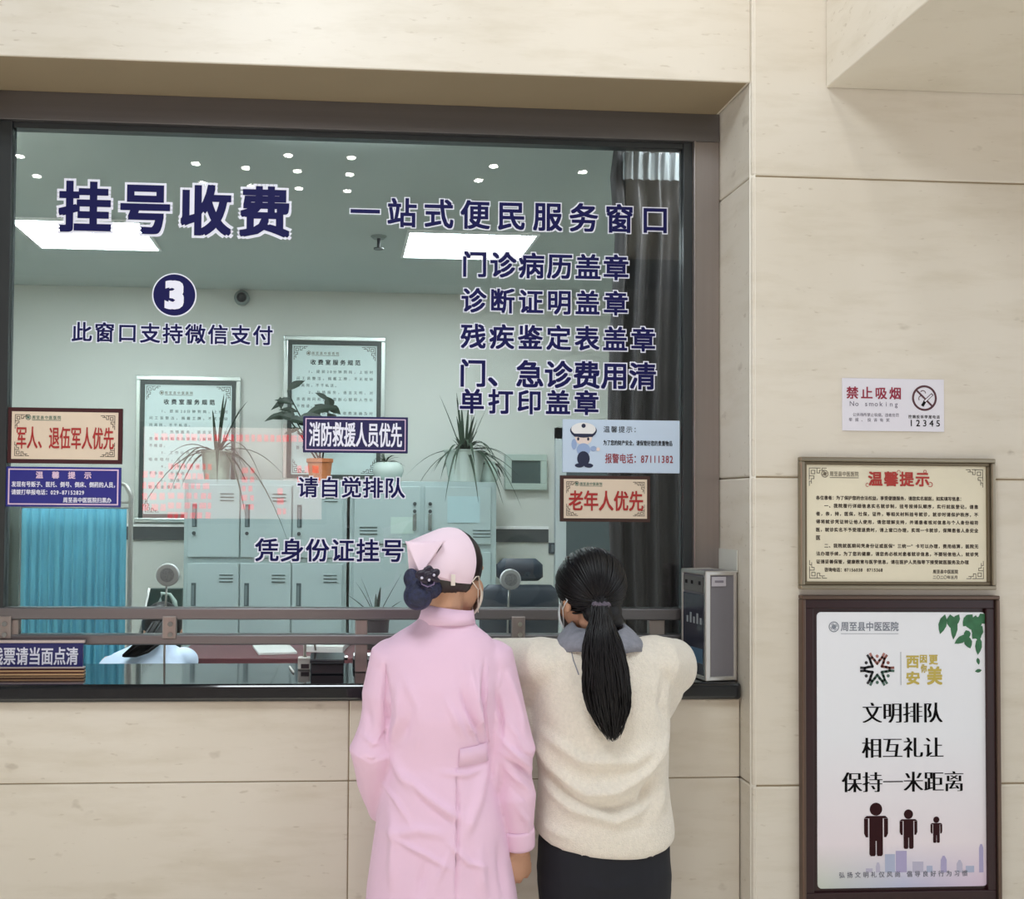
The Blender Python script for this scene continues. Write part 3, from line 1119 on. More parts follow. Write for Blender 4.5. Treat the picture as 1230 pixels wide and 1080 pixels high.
# ================================================================== THINGS ON THE COUNTER
# silver framed terminal at the right end
tx0, tx1 = at(846, 760, 0.085)[0], at(887, 760, 0.085)[0]
TZ0, TZ1 = CT + 0.001, at(866, 686, 0.085)[2]
TY0, TY1 = 0.085, 0.235
s = empty('payment_terminal', ((tx0 + tx1) / 2, TY0, TZ0), 'silver framed grey box terminal standing at the right end of the black counter', 'terminal')
mb = MB()
mb.box(tx0 + 0.004, TY0 + 0.004, TZ0 + 0.004, tx1 - 0.004, TY1 - 0.004, TZ1 - 0.004, mat('terminal_grey', (112, 110, 116), 0.45))
mb.build('casing', s)
mb = MB()
for xx in (tx0, tx1 - 0.011):
    for yy in (TY0, TY1 - 0.012):
        mb.box(xx, yy, TZ0, xx + (0.018 if xx == tx0 else 0.011), yy + 0.012, TZ1, SILVER)
for zz in (TZ0, TZ1 - 0.014):
    mb.box(tx0 + 0.0005, TY0 + 0.0004, zz, tx1 - 0.0005, TY0 + 0.012, zz + 0.014, SILVER)
    mb.box(tx0, TY1 - 0.012, zz, tx1, TY1, zz + 0.014, SILVER)
    for xx in (tx0, tx1 - 0.01):
        mb.box(xx, TY0 + 0.001, zz, xx + 0.01, TY1 - 0.001, zz + 0.014, SILVER)
mb.build('silver_frame', s, bevel=0.003)
mb = MB().box(tx0 + 0.022, TY0 + 0.001, TZ1 - 0.047, tx0 + 0.070, TY0 + 0.005, TZ1 - 0.018, mat('pale_tag', (176, 172, 180), 0.4))
mb.box(tx0 + 0.032, TY0 + 0.0005, TZ1 - 0.036, tx0 + 0.062, TY0 + 0.004, TZ1 - 0.029, mat('tag_stripe', (120, 116, 126), 0.4))
mb.build('name_tag', s)
mb = MB()
xx = tx0 + 0.0015
mb.box(xx, TY0 + 0.014, TZ0 + 0.016, xx + 0.004, TY1 - 0.013, TZ1 - 0.075, mat('screen_glass', (52, 54, 66), 0.12))
mb.build('screen', s)
mb = MB()
mb.box(xx - 0.001, TY0 + 0.02, TZ0 + 0.05, xx + 0.003, TY1 - 0.02, TZ0 + 0.095, mat('screen_blue', (70, 104, 132), 0.3))
for k in range(5):
    mb.box(xx - 0.001, TY0 + 0.025 + k * 0.02, TZ0 + 0.17, xx + 0.003, TY0 + 0.035 + k * 0.02, TZ0 + 0.19 + 0.012 * (k % 2), mat('screen_mark', (150, 156, 160), 0.3))
mb.build('screen_display', s)
mb = MB()
mb.box(xx - 0.001, TY0 + 0.016, TZ1 - 0.068, xx + 0.004, TY1 - 0.016, TZ1 - 0.02, mat('terminal_panel', (96, 94, 92), 0.4))
for yy in (0.03, 0.075, 0.11):
    mb.box(xx - 0.002, TY0 + yy, TZ1 - 0.045, xx + 0.003, TY0 + yy + 0.012, TZ1 - 0.034, BLACK)
mb.build('button_panel', s)
s.rotation_euler = (0, 0, math.radians(9))

# blue desk sign on the counter at the left
dx0, dx1 = -1.16, at(103, 790, 0.235)[0]
zt = at(60, 768.5, 0.235)[2]
s = empty('desk_sign', ((dx0 + dx1) / 2, 0.235, CT), 'navy desk sign with white lettering and striped edge on the left end of the counter', 'sign')
mb = MB().box(dx0, 0.235, CT + 0.026, dx1 - 0.006, 0.247, zt - 0.008, mat('desk_sign_blue', (36, 38, 104), 0.3))
mb.build('sign_panel', s, bevel=0.001)
mb = MB()
mb.box(dx0, 0.232, zt - 0.008, dx1, 0.249, zt, mat('sign_silver', (214, 200, 196), 0.3, 0.4))
mb.box(dx0, 0.230, CT + 0.021, dx1, 0.250, CT + 0.026, MATS['sign_silver'])
mb.box(dx0, 0.229, CT + 0.016, dx1, 0.250, CT + 0.021, DARKRED)
mb.box(dx0, 0.228, CT + 0.011, dx1, 0.251, CT + 0.016, mat('sign_gold', (226, 186, 140), 0.3, 0.3))
mb.box(dx0, 0.227, CT + 0.006, dx1, 0.252, CT + 0.011, mat('sign_brown', (88, 52, 40), 0.4))
mb.box(dx0, 0.226, CT + 0.0005, dx1, 0.253, CT + 0.006, MATS['sign_gold'])
mb.build('striped_edge', s, bevel=0.001)
mb = MB()
zl, zh = at(60, 797.5, 0.234)[2], at(60, 777, 0.234)[2]
x1 = at(95, 785, 0.234)[0]
x0 = at(0, 785, 0.234)[0] - 0.022
text(mb, '钱票请当面点清', x0, zl, x1, zh, 0.2340, WHITEV, 0.025)
mb.build('white_lettering', s)
s.location.y -= 0.014

# dark box, white reader, pen
a, b_ = at(373.5, 790, 0.255), at(413, 790, 0.255)
s = empty('signature_pad', ((a[0] + b_[0]) / 2, 0.25, CT), 'small black box with glossy tilted lid on the counter left of the nurse', 'device')
mb = MB()
zb = at(390, 791, 0.215)[2]
mb.box(a[0], 0.222, CT + 0.0005, b_[0], 0.30, CT + 0.035, DKPLASTIC)
mb.build('body', s, bevel=0.004)
mb = MB()
v = [(a[0] - 0.002, 0.214, CT + 0.035), (b_[0] + 0.002, 0.214, CT + 0.035), (b_[0] + 0.002, 0.312, CT + 0.043), (a[0] - 0.002, 0.312, CT + 0.043)]
v += [(p[0], p[1], p[2] + 0.012) for p in v]
mb.add(v, [(3, 2, 1, 0), (4, 5, 6, 7), (0, 1, 5, 4), (1, 2, 6, 5), (2, 3, 7, 6), (3, 0, 4, 7)], mat('gloss_black', (24, 24, 34), 0.12))
mb.build('lid', s, bevel=0.003)
MB().cyl((b_[0] + 0.002, 0.24, CT + 0.05), (b_[0] + 0.012, 0.24, CT + 0.05), 0.008, CHROME).build('chrome_latch', s)

a = at(366, 795, 0.30)
s = empty('card_reader', (a[0], 0.31, CT), 'small white clip stand beside the black box on the counter', 'device')
mb = MB().box(a[0] - 0.022, 0.30, CT + 0.0005, a[0] + 0.018, 0.335, CT + 0.040, mat('white_plastic', (206, 204, 196), 0.4))
mb.build('base', s, bevel=0.004)
mb = MB().box(a[0] - 0.012, 0.2985, CT + 0.006, a[0] + 0.014, 0.301, CT + 0.020, DKPLASTIC)
mb.build('slot', s)
mb = MB()
v, f = tube([(a[0], 0.318, CT + 0.038), (a[0], 0.318, CT + 0.085), (a[0] + 0.006, 0.318, CT + 0.092), (a[0] + 0.03, 0.318, CT + 0.090), (a[0] + 0.034, 0.318, CT + 0.06)], [0.006, 0.006, 0.006, 0.005, 0.004], 10)
mb.add(v, f, MATS['white_plastic'])
mb.build('clip_arm', s, smooth=True)
p0, p1 = atz(348, 801, CT + 0.004), atz(353, 808, CT + 0.004)
mb = MB()
v, f = tube([p0, p0 * 0.15 + p1 * 0.85, p1], [0.0035, 0.0035, 0.001], 10)
mb.add(v, f, MATS['white_plastic'])
tag(mb.build('pen', smooth=True, loc=tuple(p0)), 'thin white pen lying on the counter left of the black box', 'pen')
a, b_ = at(424, 788, 0.36), at(445, 788, 0.36)
mb = MB().box(a[0], 0.34, CT + 0.0005, b_[0] + 0.05, 0.42, CT + 0.028, DKPLASTIC)
s = mb.build('card_printer', bevel=0.003, loc=(a[0], 0.38, CT))
tag(s, 'low dark printer with a white strip half hidden by the nurse shoulder', 'device')
MB().box(a[0] + 0.002, 0.335, CT + 0.028, b_[0] + 0.04, 0.40, CT + 0.040, WHITE).build('paper_strip', s)


# round silver discs on stems (goose-neck)
def disc_stand(px, py, r_px, yy, label):
    c = at(px, py, yy)
    r = r_px * (yy + 2.8) / F
    s = empty('disc_microphone', (c[0], yy, CT - 0.35), label, 'microphone', 'round silver discs on stems behind the rail')
    n = np.array([0, -1, 0])
    mb = MB()
    mb.cyl((c[0], yy - 0.012, c[2]), (c[0], yy + 0.012, c[2]), r, mat('disc_silver', (205, 206, 206), 0.4, 0.15), 40)
    mb.cyl((c[0], yy + 0.012, c[2]), (c[0], yy + 0.03, c[2]), r * 0.8, SILVER, 32, r * 0.4)
    mb.build('disc', s, bevel=0.004)
    mb = MB()
    mb.cyl((c[0], yy - 0.014, c[2]), (c[0], yy - 0.0125, c[2]), r * 0.62, mat('disc_mesh', (168, 166, 168), 0.6, 0.1, 0.2, 200), 36)
    mb.build('mesh_face', s)
    v, f = tube([(c[0] - 0.003, yy, c[2] - r + 0.002), (c[0] - 0.006, yy + 0.005, c[2] - r - 0.06), (c[0] - 0.012, yy + 0.01, CT - 0.2), (c[0] - 0.012, yy + 0.01, CT - 0.32)], [0.0035, 0.0035, 0.004, 0.005], 10)
    MB().add(v, f, SILVER).build('stem', s, smooth=True)
    mb = MB()
    revolve((c[0] - 0.012, yy + 0.01, CT - 0.35), [(0.05, 0), (0.05, 0.015), (0.02, 0.03)], DKPLASTIC, mb)
    mb.build('base', s)
    return s


DSKZ = CT - 0.35
disc_stand(201.5, 690.5, 13.5, 0.515, 'round silver disc on a thin stem in front of the green chair back')
disc_stand(613, 696, 12.5, 0.515, 'round silver disc on a thin stem between the nurse and the visitor')
# cashier work desk inside, just under counter level
wd = MB().box(-1.16, 0.46, DSKZ - 0.03, 0.93, 0.93, DSKZ, mat('cashier_desk_top', (96, 88, 82), 0.4))
wd = wd.build('cashier_desk', bevel=0.003, loc=(0, 0.6, 0))
tag(wd, 'low grey work desk along the inner side of the counter', 'desk')
for x in (-1.15, 0.2, 0.88):
    MB().box(x, 0.48, 0.0, x + 0.04, 0.91, DSKZ - 0.03, MATS['cashier_desk_top']).build('desk_panel', wd)

# ================================================================== INSIDE THE OFFICE
# --- lockers
LY = 2.95


def door_cell(root, x0, x1, z0, z1, vents=True, handle='slot', vent_at=(0.62, 0.14)):
    w, h = x1 - x0, z1 - z0
    d = MB().box(x0 + 0.004, LY - 0.018, z0 + 0.004, x1 - 0.004, LY, z1 - 0.004, LOCKER).build('door', root, bevel=0.003)
    if vents:
        mb = MB()
        for i in range(3):
            z = z1 - h * vent_at[1] - i * 0.020
            mb.box(x0 + w * vent_at[0], LY - 0.0215, z, x0 + w * (vent_at[0] + 0.26), LY - 0.017, z + 0.006, LOCKERD)
            mb.box(x0 + w * vent_at[0], LY - 0.024, z + 0.006, x0 + w * (vent_at[0] + 0.26), LY - 0.017, z + 0.010, LOCKER)
        mb.build('vent', d)
    if handle == 'slot':
        mb = MB().box(x0 + 0.030, LY - 0.0215, z1 - 0.255, x0 + 0.058, LY - 0.017, z1 - 0.120, mat('handle_slot', (74, 88, 90), 0.5))
        mb.box(x0 + 0.034, LY - 0.026, z1 - 0.250, x0 + 0.046, LY - 0.0205, z1 - 0.135, mat('handle_grey', (110, 126, 128), 0.4))
        mb.build('handle', d)
        mb = MB().cyl((x0 + 0.042, LY - 0.030, z1 - 0.292), (x0 + 0.042, LY - 0.017, z1 - 0.292), 0.011, mat('lock_grey', (90, 98, 100), 0.3, 0.6))
        mb.build('lock', d)
    return d


lx0, lx1 = at(221, 640, LY)[0], at(416.5, 640, LY)[0]
LZ = 1.755
s = empty('locker', ((lx0 + lx1) / 2, LY + 0.2, 0), 'pale green six door steel locker on the left in the office behind the glass', 'locker')
mb = MB().box(lx0, LY, 0, lx1, 3.325, LZ, LOCKER)
mb.build('body', s, bevel=0.003)
mb = MB()
xs_ = [at(p, 640, LY)[0] for p in (225, 288.5, 350.8, 412.5)]
for z in (0.15, 0.69, 1.265, 1.285, 1.728):
    pass
for a, b_ in zip(xs_[:-1], xs_[1:]):
    for z0, z1 in ((1.290, 1.728), (0.72, 1.262), (0.12, 0.70)):
        door_cell(s, a, b_, z0, z1)
# --- cupboard
cx0, cx1 = at(420, 640, LY)[0], at(596, 640, LY)[0]
s = empty('cupboard', ((cx0 + cx1) / 2, LY + 0.2, 0), 'pale green two door steel cupboard behind the nurse, right of the locker', 'cupboard')
MB().box(cx0, LY, 0, cx1, 3.325, LZ, LOCKER).build('body', s, bevel=0.003)
xa, xb, xc, xd = [at(p, 640, LY)[0] for p in (424, 504.5, 509, 590)]
for k, (a, b_) in enumerate(((xa, xb), (xc, xd))):
    for z0, z1 in ((1.375, 1.728), (0.12, 1.335)):
        d = door_cell(s, a, b_, z0, z1, True, None, (0.10, 0.72) if k == 0 else (0.72, 0.76))
        if z0 > 1:
            hx = b_ - 0.035 if k == 0 else a + 0.035
            mb = MB()
            for z in (1.62, 1.575):
                mb.cyl((hx, LY - 0.028, z), (hx, LY - 0.017, z), 0.011, MATS['lock_grey'])
            mb.build('lock', d)
            mb = MB().box(hx - 0.012, LY - 0.03, 1.46, hx + 0.012, LY - 0.017, 1.56, mat('handle_chrome', (170, 180, 178), 0.25, 0.8))
            mb.build('handle', d, bevel=0.004)
        mb = MB()
        if z0 > 1 and k == 1:
            q = (at(537, 600, LY)[0], at(537, 628, LY)[2], at(576, 600, LY)[0], at(537, 596, LY)[2])
            mb.box(q[0], LY - 0.021, q[1], q[2], LY - 0.0175, q[3], mat('pale_blue_paper', (170, 196, 200), 0.6))
            mb.build('taped_paper', d)
        elif z0 > 1:
            q = (at(469, 640, LY)[0], at(469, 641, LY)[2], at(497, 640, LY)[0], at(469, 621, LY)[2])
            mb.box(q[0], LY - 0.021, max(q[1], 1.39), q[2], LY - 0.0175, q[3], mat('pale_green_paper', (184, 204, 196), 0.6))
            mb.build('taped_paper', d)

# --- framed rules on the back wall
BY = 3.325


def rules_frame(R, label, lines):
    s = empty('framed_notice', ((R[0] + R[2]) / 2, 3.35, R[1]), label, 'notice', 'framed rules on the back wall')
    mb = MB()
    frame_box(mb, R, 0.028, BY - 0.012, BY + 0.024, mat('bright_alu', (206, 214, 210), 0.25, 0.6))
    mb.build('outer_frame', s, bevel=0.004)
    q = (R[0] + 0.028, R[1] + 0.028, R[2] - 0.028, R[3] - 0.028)
    mb = MB()
    frame_box(mb, q, 0.026, BY - 0.004, BY + 0.024, mat('green_black_frame', (58, 66, 64), 0.4))
    mb.build('inner_frame', s)
    I = (q[0] + 0.024, q[1] + 0.024, q[2] - 0.024, q[3] - 0.024)
    MB().box(I[0], BY + 0.004, I[1], I[2], BY + 0.02, I[3], mat('notice_sheet', (206, 222, 220), 0.4)).build('sheet', s)
    yy = BY + 0.0035
    for cn in ('tl', 'tr', 'bl', 'br'):
        mb = MB()
        frets(mb, I, 0.0105, yy, BROWNINK, 0.014, (cn,), 0.32)
        mb.build('corner_ornament', s)
    mb = MB()
    hospital_head(mb, I, yy, mat('sepia_print', (110, 100, 84), 0.6), 0.17, 0.055, 0.55, 0.078)
    t = sub(I, 0.22, 0.115, 0.80, 0.155)
    text(mb, '收费室服务规范', t[0], t[1], t[2], t[3], yy, BLACK, 0.02, n=4)
    for i, (tt, x0, x1) in enumerate(lines):
        v0 = 0.195 + i * 0.053
        t = sub(I, x0, v0, x1, v0 + 0.026)
        text(mb, tt, t[0], t[1], t[2], t[3], yy, mat('notice_ink', (62, 70, 68), 0.6), 0.008, n=2)
    mb.build('lettering', s)


LN = [('1、提前20分钟到岗，上班时', 0.20, 0.95), ('间工装整洁，佩戴工牌，不无故缺', 0.06, 0.95), ('岗离岗，不干私活。', 0.06, 0.52),
      ('2、热情服务，语言文明，对', 0.20, 0.95), ('患者询问和咨询要耐心解释人性化', 0.06, 0.95), ('不推诿。', 0.06, 0.24),
      ('3、工作认真，收费准确及时', 0.20, 0.95), ('唱收唱付，当面点清，票据', 0.06, 0.80), ('4、严格执行收费标准', 0.20, 0.85),
      ('不多收，不漏收。', 0.06, 0.5), ('5、加强安全意识，妥善保', 0.20, 0.95), ('管现金票据。', 0.06, 0.42)]
R1 = rect(162.5, 452, 288, 628, BY)
rules_frame(R1, 'silver framed rules sheet above the left end of the locker', LN)
R2 = rect(340, 404.5, 462.5, 404.5 + 176, BY)
rules_frame(R2, 'higher silver framed rules sheet behind the dark blue plate and orange pot', LN)

# --- meter box on the back wall
R_ = rect(606, 546, 656, 588.5, 3.33)
s = empty('wall_meter_box', ((R_[0] + R_[2]) / 2, 3.35, R_[1]), 'small dark glazed box with pale frame on the back wall right of the cupboard', 'box')
mb = MB()
frame_box(mb, R_, 0.042, 3.300, 3.35, mat('meter_frame', (168, 182, 174), 0.5))
mb.build('frame', s, bevel=0.004)
MB().box(R_[0] + 0.04, 3.315, R_[1] + 0.04, R_[2] - 0.04, 3.348, R_[3] - 0.04, mat('meter_glass', (66, 82, 82), 0.2)).build('dark_door', s)
R_ = rect(659, 652, 673, 665, 3.345)
s = tag(MB().box(R_[0], 3.335, R_[1], R_[2], 3.35, R_[3], mat('switch_dark', (60, 70, 78), 0.4)).build('switch_plate', bevel=0.003, loc=(R_[0], 3.35, R_[1])), 'dark switch plate on the back wall beside the door frame', 'switch')
mb = MB()
for k in (0.2, 0.58):
    mb.box(R_[0] + k * (R_[2] - R_[0]), 3.331, R_[1] + 0.012, R_[0] + (k + 0.22) * (R_[2] - R_[0]), 3.336, R_[3] - 0.012, mat('switch_key', (104, 114, 120), 0.4))
mb.build('switch_key', s)

# --- ceiling: two light panels, smoke sensor, dome camera
PANEL = mat('panel_glow', (255, 255, 255), 0.5, emit=(240, 250, 255), estr=25.0)
for px, lab in (((14, 260), (167, 267), (191, 298), (48, 296)), 'square ceiling light panel behind the four large characters'), (((493, 278), (645, 280), (624, 309), (484, 308)), 'square ceiling light panel under the long blue heading'):
    P_ = [atz(p[0], p[1], CZ) for p in px]
    x0, x1 = (P_[0][0] + P_[3][0]) / 2, (P_[1][0] + P_[2][0]) / 2
    y0, y1 = (P_[0][1] + P_[1][1]) / 2, (P_[2][1] + P_[3][1]) / 2
    s = empty('ceiling_light', ((x0 + x1) / 2, (y0 + y1) / 2, CZ), lab, 'light')
    mb = MB()
    for a in ((x0 - .015, y0 - .015, x1 + .015, y0), (x0 - .015, y1, x1 + .015, y1 + .015), (x0 - .015, y0, x0, y1), (x1, y0, x1 + .015, y1)):
        mb.box(a[0], a[1], CZ - 0.012, a[2], a[3], CZ, WHITE)
    mb.build('frame', s)
    MB().box(x0, y0, CZ - 0.010, x1, y1, CZ - 0.001, PANEL).build('diffuser', s)
for x, y in ((-1.5, 0.52), (0.0, 0.52), (1.45, 0.52)):  # extra panels out of view, added to light the office
    s = empty('ceiling_light', (x, y, CZ), 'added unseen light panel close above the service window', 'light', 'added unseen light panels over the cashier desk')
    MB().box(x - .29, y - .22, CZ - 0.010, x + .29, y + .22, CZ - 0.001, PANEL).build('diffuser', s)
c = at(290.5, 358, 3.33)
s = empty('wall_sensor', (c[0], 3.35, c[2]), 'small round grey sensor high on the back wall', 'sensor')
MB().cyl((c[0], 3.31, c[2]), (c[0], 3.35, c[2]), 0.048, mat('sensor_rim', (128, 138, 136), 0.4), 28).build('rim', s, bevel=0.004)
v, f = ball((c[0], 3.31, c[2]), 0.032)
MB().add(v, f, DKPLASTIC).build('lens_dome', s, smooth=True)
c = atz(455, 284, CZ)
s = empty('sprinkler', (c[0], c[1], CZ), 'small sprinkler head on the office ceiling between the two light panels', 'sprinkler')
mb = MB()
revolve((c[0], c[1], CZ - 0.012), [(0.03, 0), (0.042, 0.012)], MATS['sensor_rim'], mb)
mb.build('plate', s)
mb = MB().cyl((c[0], c[1], CZ - 0.06), (c[0], c[1], CZ - 0.01), 0.009, DKPLASTIC)
revolve((c[0], c[1], CZ - 0.066), [(0.026, 0), (0.026, 0.005)], DKPLASTIC, mb)
mb.build('nozzle', s)


# --- plants
def ribbon(mb, base, az, length, rise, droop, width, m, seg=9, twist=0.0):
    b = np.array(base, float)
    d = np.array([math.cos(az), math.sin(az), 0])
    sd = np.array([-math.sin(az), math.cos(az), 0])
    v, f = [], []
    for i in range(seg + 1):
        t = i / seg
        p = b + d * (length * math.cos(rise) * t) + np.array([0, 0, length * (math.sin(rise) * t - droop * t * t)])
        w = width * (1 - t ** 2.2) * (0.55 + 0.45 * min(1, t * 4)) + 0.0006
        v += [p - sd * w + np.array([0, 0, w * 0.45]), p, p + sd * w + np.array([0, 0, w * 0.45])]
        if i:
            j = 3 * i
            f += [(j - 3, j - 2, j + 1, j), (j - 2, j - 1, j + 2, j + 1)]
    mb.add(v, f, m)


def spider_plant(c, pot_r, pot_h, pm, seed, label, n=30, L=0.34, name='spider_plant', lean=0.0, wid=0.011):
    random.seed(seed)
    s = empty(name, (c[0], c[1], c[2]), label, 'plant')
    mb = MB()
    revolve(c, [(pot_r * 0.78, 0), (pot_r * 0.8, 0.004), (pot_r, pot_h * 0.96), (pot_r * 1.06, pot_h), (pot_r * 1.06, pot_h + 0.006), (pot_r * 0.92, pot_h + 0.006), (pot_r * 0.9, pot_h - 0.02)], pm, mb)
    mb.build('pot', s, smooth=False)
    mb = MB()
    for i in range(n):
        az = random.uniform(0, 2 * math.pi)
        k = random.random()
        rise = random.uniform(0.15, 0.9) if k < 0.72 else random.uniform(1.1, 1.5)
        dr = random.uniform(0.55, 1.25) if k < 0.72 else random.uniform(0.05, 0.35)
        l = L * random.uniform(0.65, 1.15)
        yy = 0.55 if math.sin(az) > 0 else 1.0            # fewer reach into the wall behind
        ribbon(mb, (c[0] + lean * random.uniform(-1, 1) + 0.02 * math.cos(az), c[1] + 0.02 * math.sin(az), c[2] + pot_h - 0.01), az, l * yy, rise, dr, wid * random.uniform(0.7, 1.2), LEAF)
    mb.build('leaves', s)
    return s


c = at(258, 577, 3.08)
spider_plant((c[0] + 0.01, 3.08, LZ + 0.001), 0.092, 0.17, mat('mottled_pot', (150, 160, 146), 0.4, 0, 0.25, 18), 3, 'spider plant in a mottled pale pot on the left end of the locker', 36, 0.46)
c = at(562, 577, 3.06)
spider_plant((c[0] - 0.02, 3.06, LZ + 0.001), 0.125, 0.19, POTW, 8, 'bushy spider plant in a white pot on top of the cupboard', 60, 0.40)
mb = MB()
# glass jar with roots beside it
c = at(590, 577, 3.08)
s = empty('water_jar', (c[0], 3.1, LZ), 'small clear jar with trailing leaves at the right end of the cupboard top', 'jar')
mb = MB()
revolve((c[0] - 0.015, 3.08, LZ + 0.001), [(0.045, 0), (0.055, 0.02), (0.055, 0.09), (0.04, 0.11), (0.04, 0.13)], mat('jar_glass', (196, 214, 208), 0.08), mb)
mb.build('jar_glass', s)
mb = MB()
random.seed(5)
for i in range(9):
    ribbon(mb, (c[0] - 0.015, 3.08, LZ + 0.11), random.uniform(-0.9, 0.9) + (math.pi if i % 3 == 0 else 0), 0.14, 0.5, 1.0, 0.010, LEAF)
mb.build('leaves', s)
# rubber plant in orange pot
c = at(384, 577, 3.08)
s = empty('rubber_plant', (c[0], 3.08, LZ), 'broad leaved plant in an orange pot on the right half of the locker', 'plant')
mb = MB()
revolve((c[0], 3.08, LZ + 0.001), [(0.062, 0), (0.064, 0.004), (0.075, 0.11), (0.082, 0.112), (0.082, 0.135), (0.07, 0.135), (0.068, 0.12)], POTO, mb)
mb.build('pot', s)


def broad_leaf(mb, p, dirv, l, w, m):
    d = np.array(dirv, float)
    d /= np.linalg.norm(d)
    a = np.cross(d, np.array([0, -0.9, 0.45]))
    a /= np.linalg.norm(a)
    nrm = np.cross(a, d)
    v, f = [], []
    prof = (0.05, 0.55, 0.92, 1.0, 0.8, 0.42, 0.03)
    for i, q in enumerate(prof):
        t = i / (len(prof) - 1)
        c0 = np.array(p) + d * l * t - np.array([0, 0, 0.25 * l * t * t])
        v += [c0 - a * w * q + nrm * 0.18 * w * q, c0, c0 + a * w * q + nrm * 0.18 * w * q]
        if i:
            j = 3 * i
            f += [(j - 3, j - 2, j + 1, j), (j - 2, j - 1, j + 2, j + 1)]
    mb.add(v, f, m)


mb = MB()
st = MB()
random.seed(11)
for tx, ty_ in ((345, 470), (352, 500), (395, 482), (375, 505), (338, 492), (362, 520), (388, 515)):
    top = at(tx, ty_, 3.08)
    b0 = np.array((c[0] + random.uniform(-.02, .02), 3.08, LZ + 0.12))
    mid = (b0 + top) / 2 + np.array([random.uniform(-.02, .02), random.uniform(-.03, .03), 0.02])
    v, f = tube([b0, mid, top], [0.006, 0.005, 0.003], 8)
    st.add(v, f, LEAF2)
    for k in range(4):
        q = mid + (top - mid) * (0.35 + 0.22 * k)
        an = random.uniform(0, 2 * math.pi)
        broad_leaf(mb, q, (math.cos(an), 0.35 * math.sin(an) - 0.2, random.uniform(-0.2, 0.9)), random.uniform(0.09, 0.15), random.uniform(0.016, 0.030), LEAF2)
for p0_, dv, l_ in (((368, 497), (1, -0.2, 0.45), 0.22), ((398, 492), (-0.25, -0.1, 0.9), 0.11), ((355, 505), (1, -0.3, 0.35), 0.2)):
    broad_leaf(mb, at(p0_[0], p0_[1], 3.05), dv, l_, 0.032, LEAF2)
st.build('stem', s, smooth=True)
mb.build('leaves', s)
# white bowl plant
c = at(466, 577, 3.1)
s = empty('bowl_plant', (c[0], 3.1, LZ), 'white round bowl with a low fern at the left end of the cupboard top', 'plant')
mb = MB()
revolve((c[0], 3.1, LZ + 0.001), [(0.05, 0), (0.085, 0.03), (0.098, 0.065), (0.09, 0.1), (0.07, 0.118), (0.06, 0.118)], POTW, mb, 36)
mb.build('bowl', s, smooth=True)
mb = MB()
random.seed(2)
for i in range(26):
    ribbon(mb, (c[0] - 0.015, 3.1, LZ + 0.112), random.uniform(0, 6.28), random.uniform(0.07, 0.14), random.uniform(0.3, 1.3), 0.5, 0.006, LEAF)
mb.build('leaves', s)

# --- maroon desk against the locker with papers and a small spiky plant
s = empty('office_desk', (-0.2, 2.55, 0), 'dark maroon desk in front of the pale green locker', 'desk')
MRN = mat('maroon_laminate', (104, 62, 66), 0.4, 0, 0.06, 4)
MB().box(-0.85, 2.36, 0.76, 0.62, 2.91, 0.79, MRN).build('desk_top', s, bevel=0.003)
for x in (-0.84, -0.12, 0.58):
    MB().box(x, 2.40, 0, x + 0.03, 2.90, 0.76, MRN).build('side_panel', s)
MB().box(-0.81, 2.42, 0.25, 0.58, 2.44, 0.76, MRN).build('front_panel', s)
for k, (x, y, a) in enumerate(((-0.35, 2.62, 0.2), (-0.05, 2.7, -0.15))):
    mb = MB().box(-0.105, -0.148, 0, 0.105, 0.148, 0.012 + 0.02 * k, mat('paper_white', (206, 208, 204), 0.6))
    o = mb.build('paper_stack', bevel=0.001)
    o.location = (x, y, 0.791)
    o.rotation_euler = (0, 0, a)
    tag(o, ('low stack of papers on the left of the maroon desk', 'thicker stack of papers on the right of the maroon desk')[k], 'papers')
c = at(452, 740, 2.7)
spider_plant((c[0], 2.68, 0.791), 0.075, 0.17, mat('dark_pot', (70, 66, 66), 0.4), 21, 'dark potted plant with upright spiky leaves on the maroon desk', 0, 0.4, 'spiky_plant')
sp = bpy.data.objects['spiky_plant']
mb = MB()
random.seed(9)
for az, rise, l, dr in ((3.0, 1.15, 0.30, 0.18), (3.3, 1.25, 0.30, 0.1), (2.9, 0.8, 0.26, 0.15), (0.1, 1.1, 0.32, 0.05), (0.3, 0.7, 0.2, 0.1), (5.0, 1.3, 0.26, 0.2), (3.1, 0.5, 0.24, 0.2), (-0.2, 0.9, 0.17, 0.3), (1.6, 1.2, 0.2, 0.2)):
    ribbon(mb, (c[0], 2.68, 0.791 + 0.16), az, l, rise, dr, 0.012, LEAF)
old = [o for o in sp.children if o.name.startswith('leaves')]
for o in old:
    bpy.data.objects.remove(o)
mb.build('leaves', sp)


# --- blue folding privacy screen (left)
def cloth(x0, x1, z0, z1, y, amp, nfold, m, mb, seed=0, nx=140, nz=14, gather=0.0, dx=None):
    random.seed(seed)
    ph = [random.uniform(0, 6.28) for _ in range(4)]
    v, f = [], []
    for j in range(nz + 1):
        t = j / nz
        for i in range(nx + 1):
            u = i / nx
            w = math.sin(2 * math.pi * nfold * u + ph[0] + 0.5 * math.sin(3 * u + ph[1] + t)) + 0.45 * math.sin(2 * math.pi * nfold * 1.73 * u + ph[2] + 0.7 * t)
            x = x0 + (x1 - x0) * u + (dx(u, t) if dx else 0)
            v.append((x, y + amp * w * (0.75 + 0.25 * math.cos(3 * t + ph[3])), z1 + (z0 - z1) * t))
    for j in range(nz):
        for i in range(nx):
            a = j * (nx + 1) + i
            f.append((a, a + nx + 1, a + nx + 2, a + 1))
    mb.add(v, f, m)


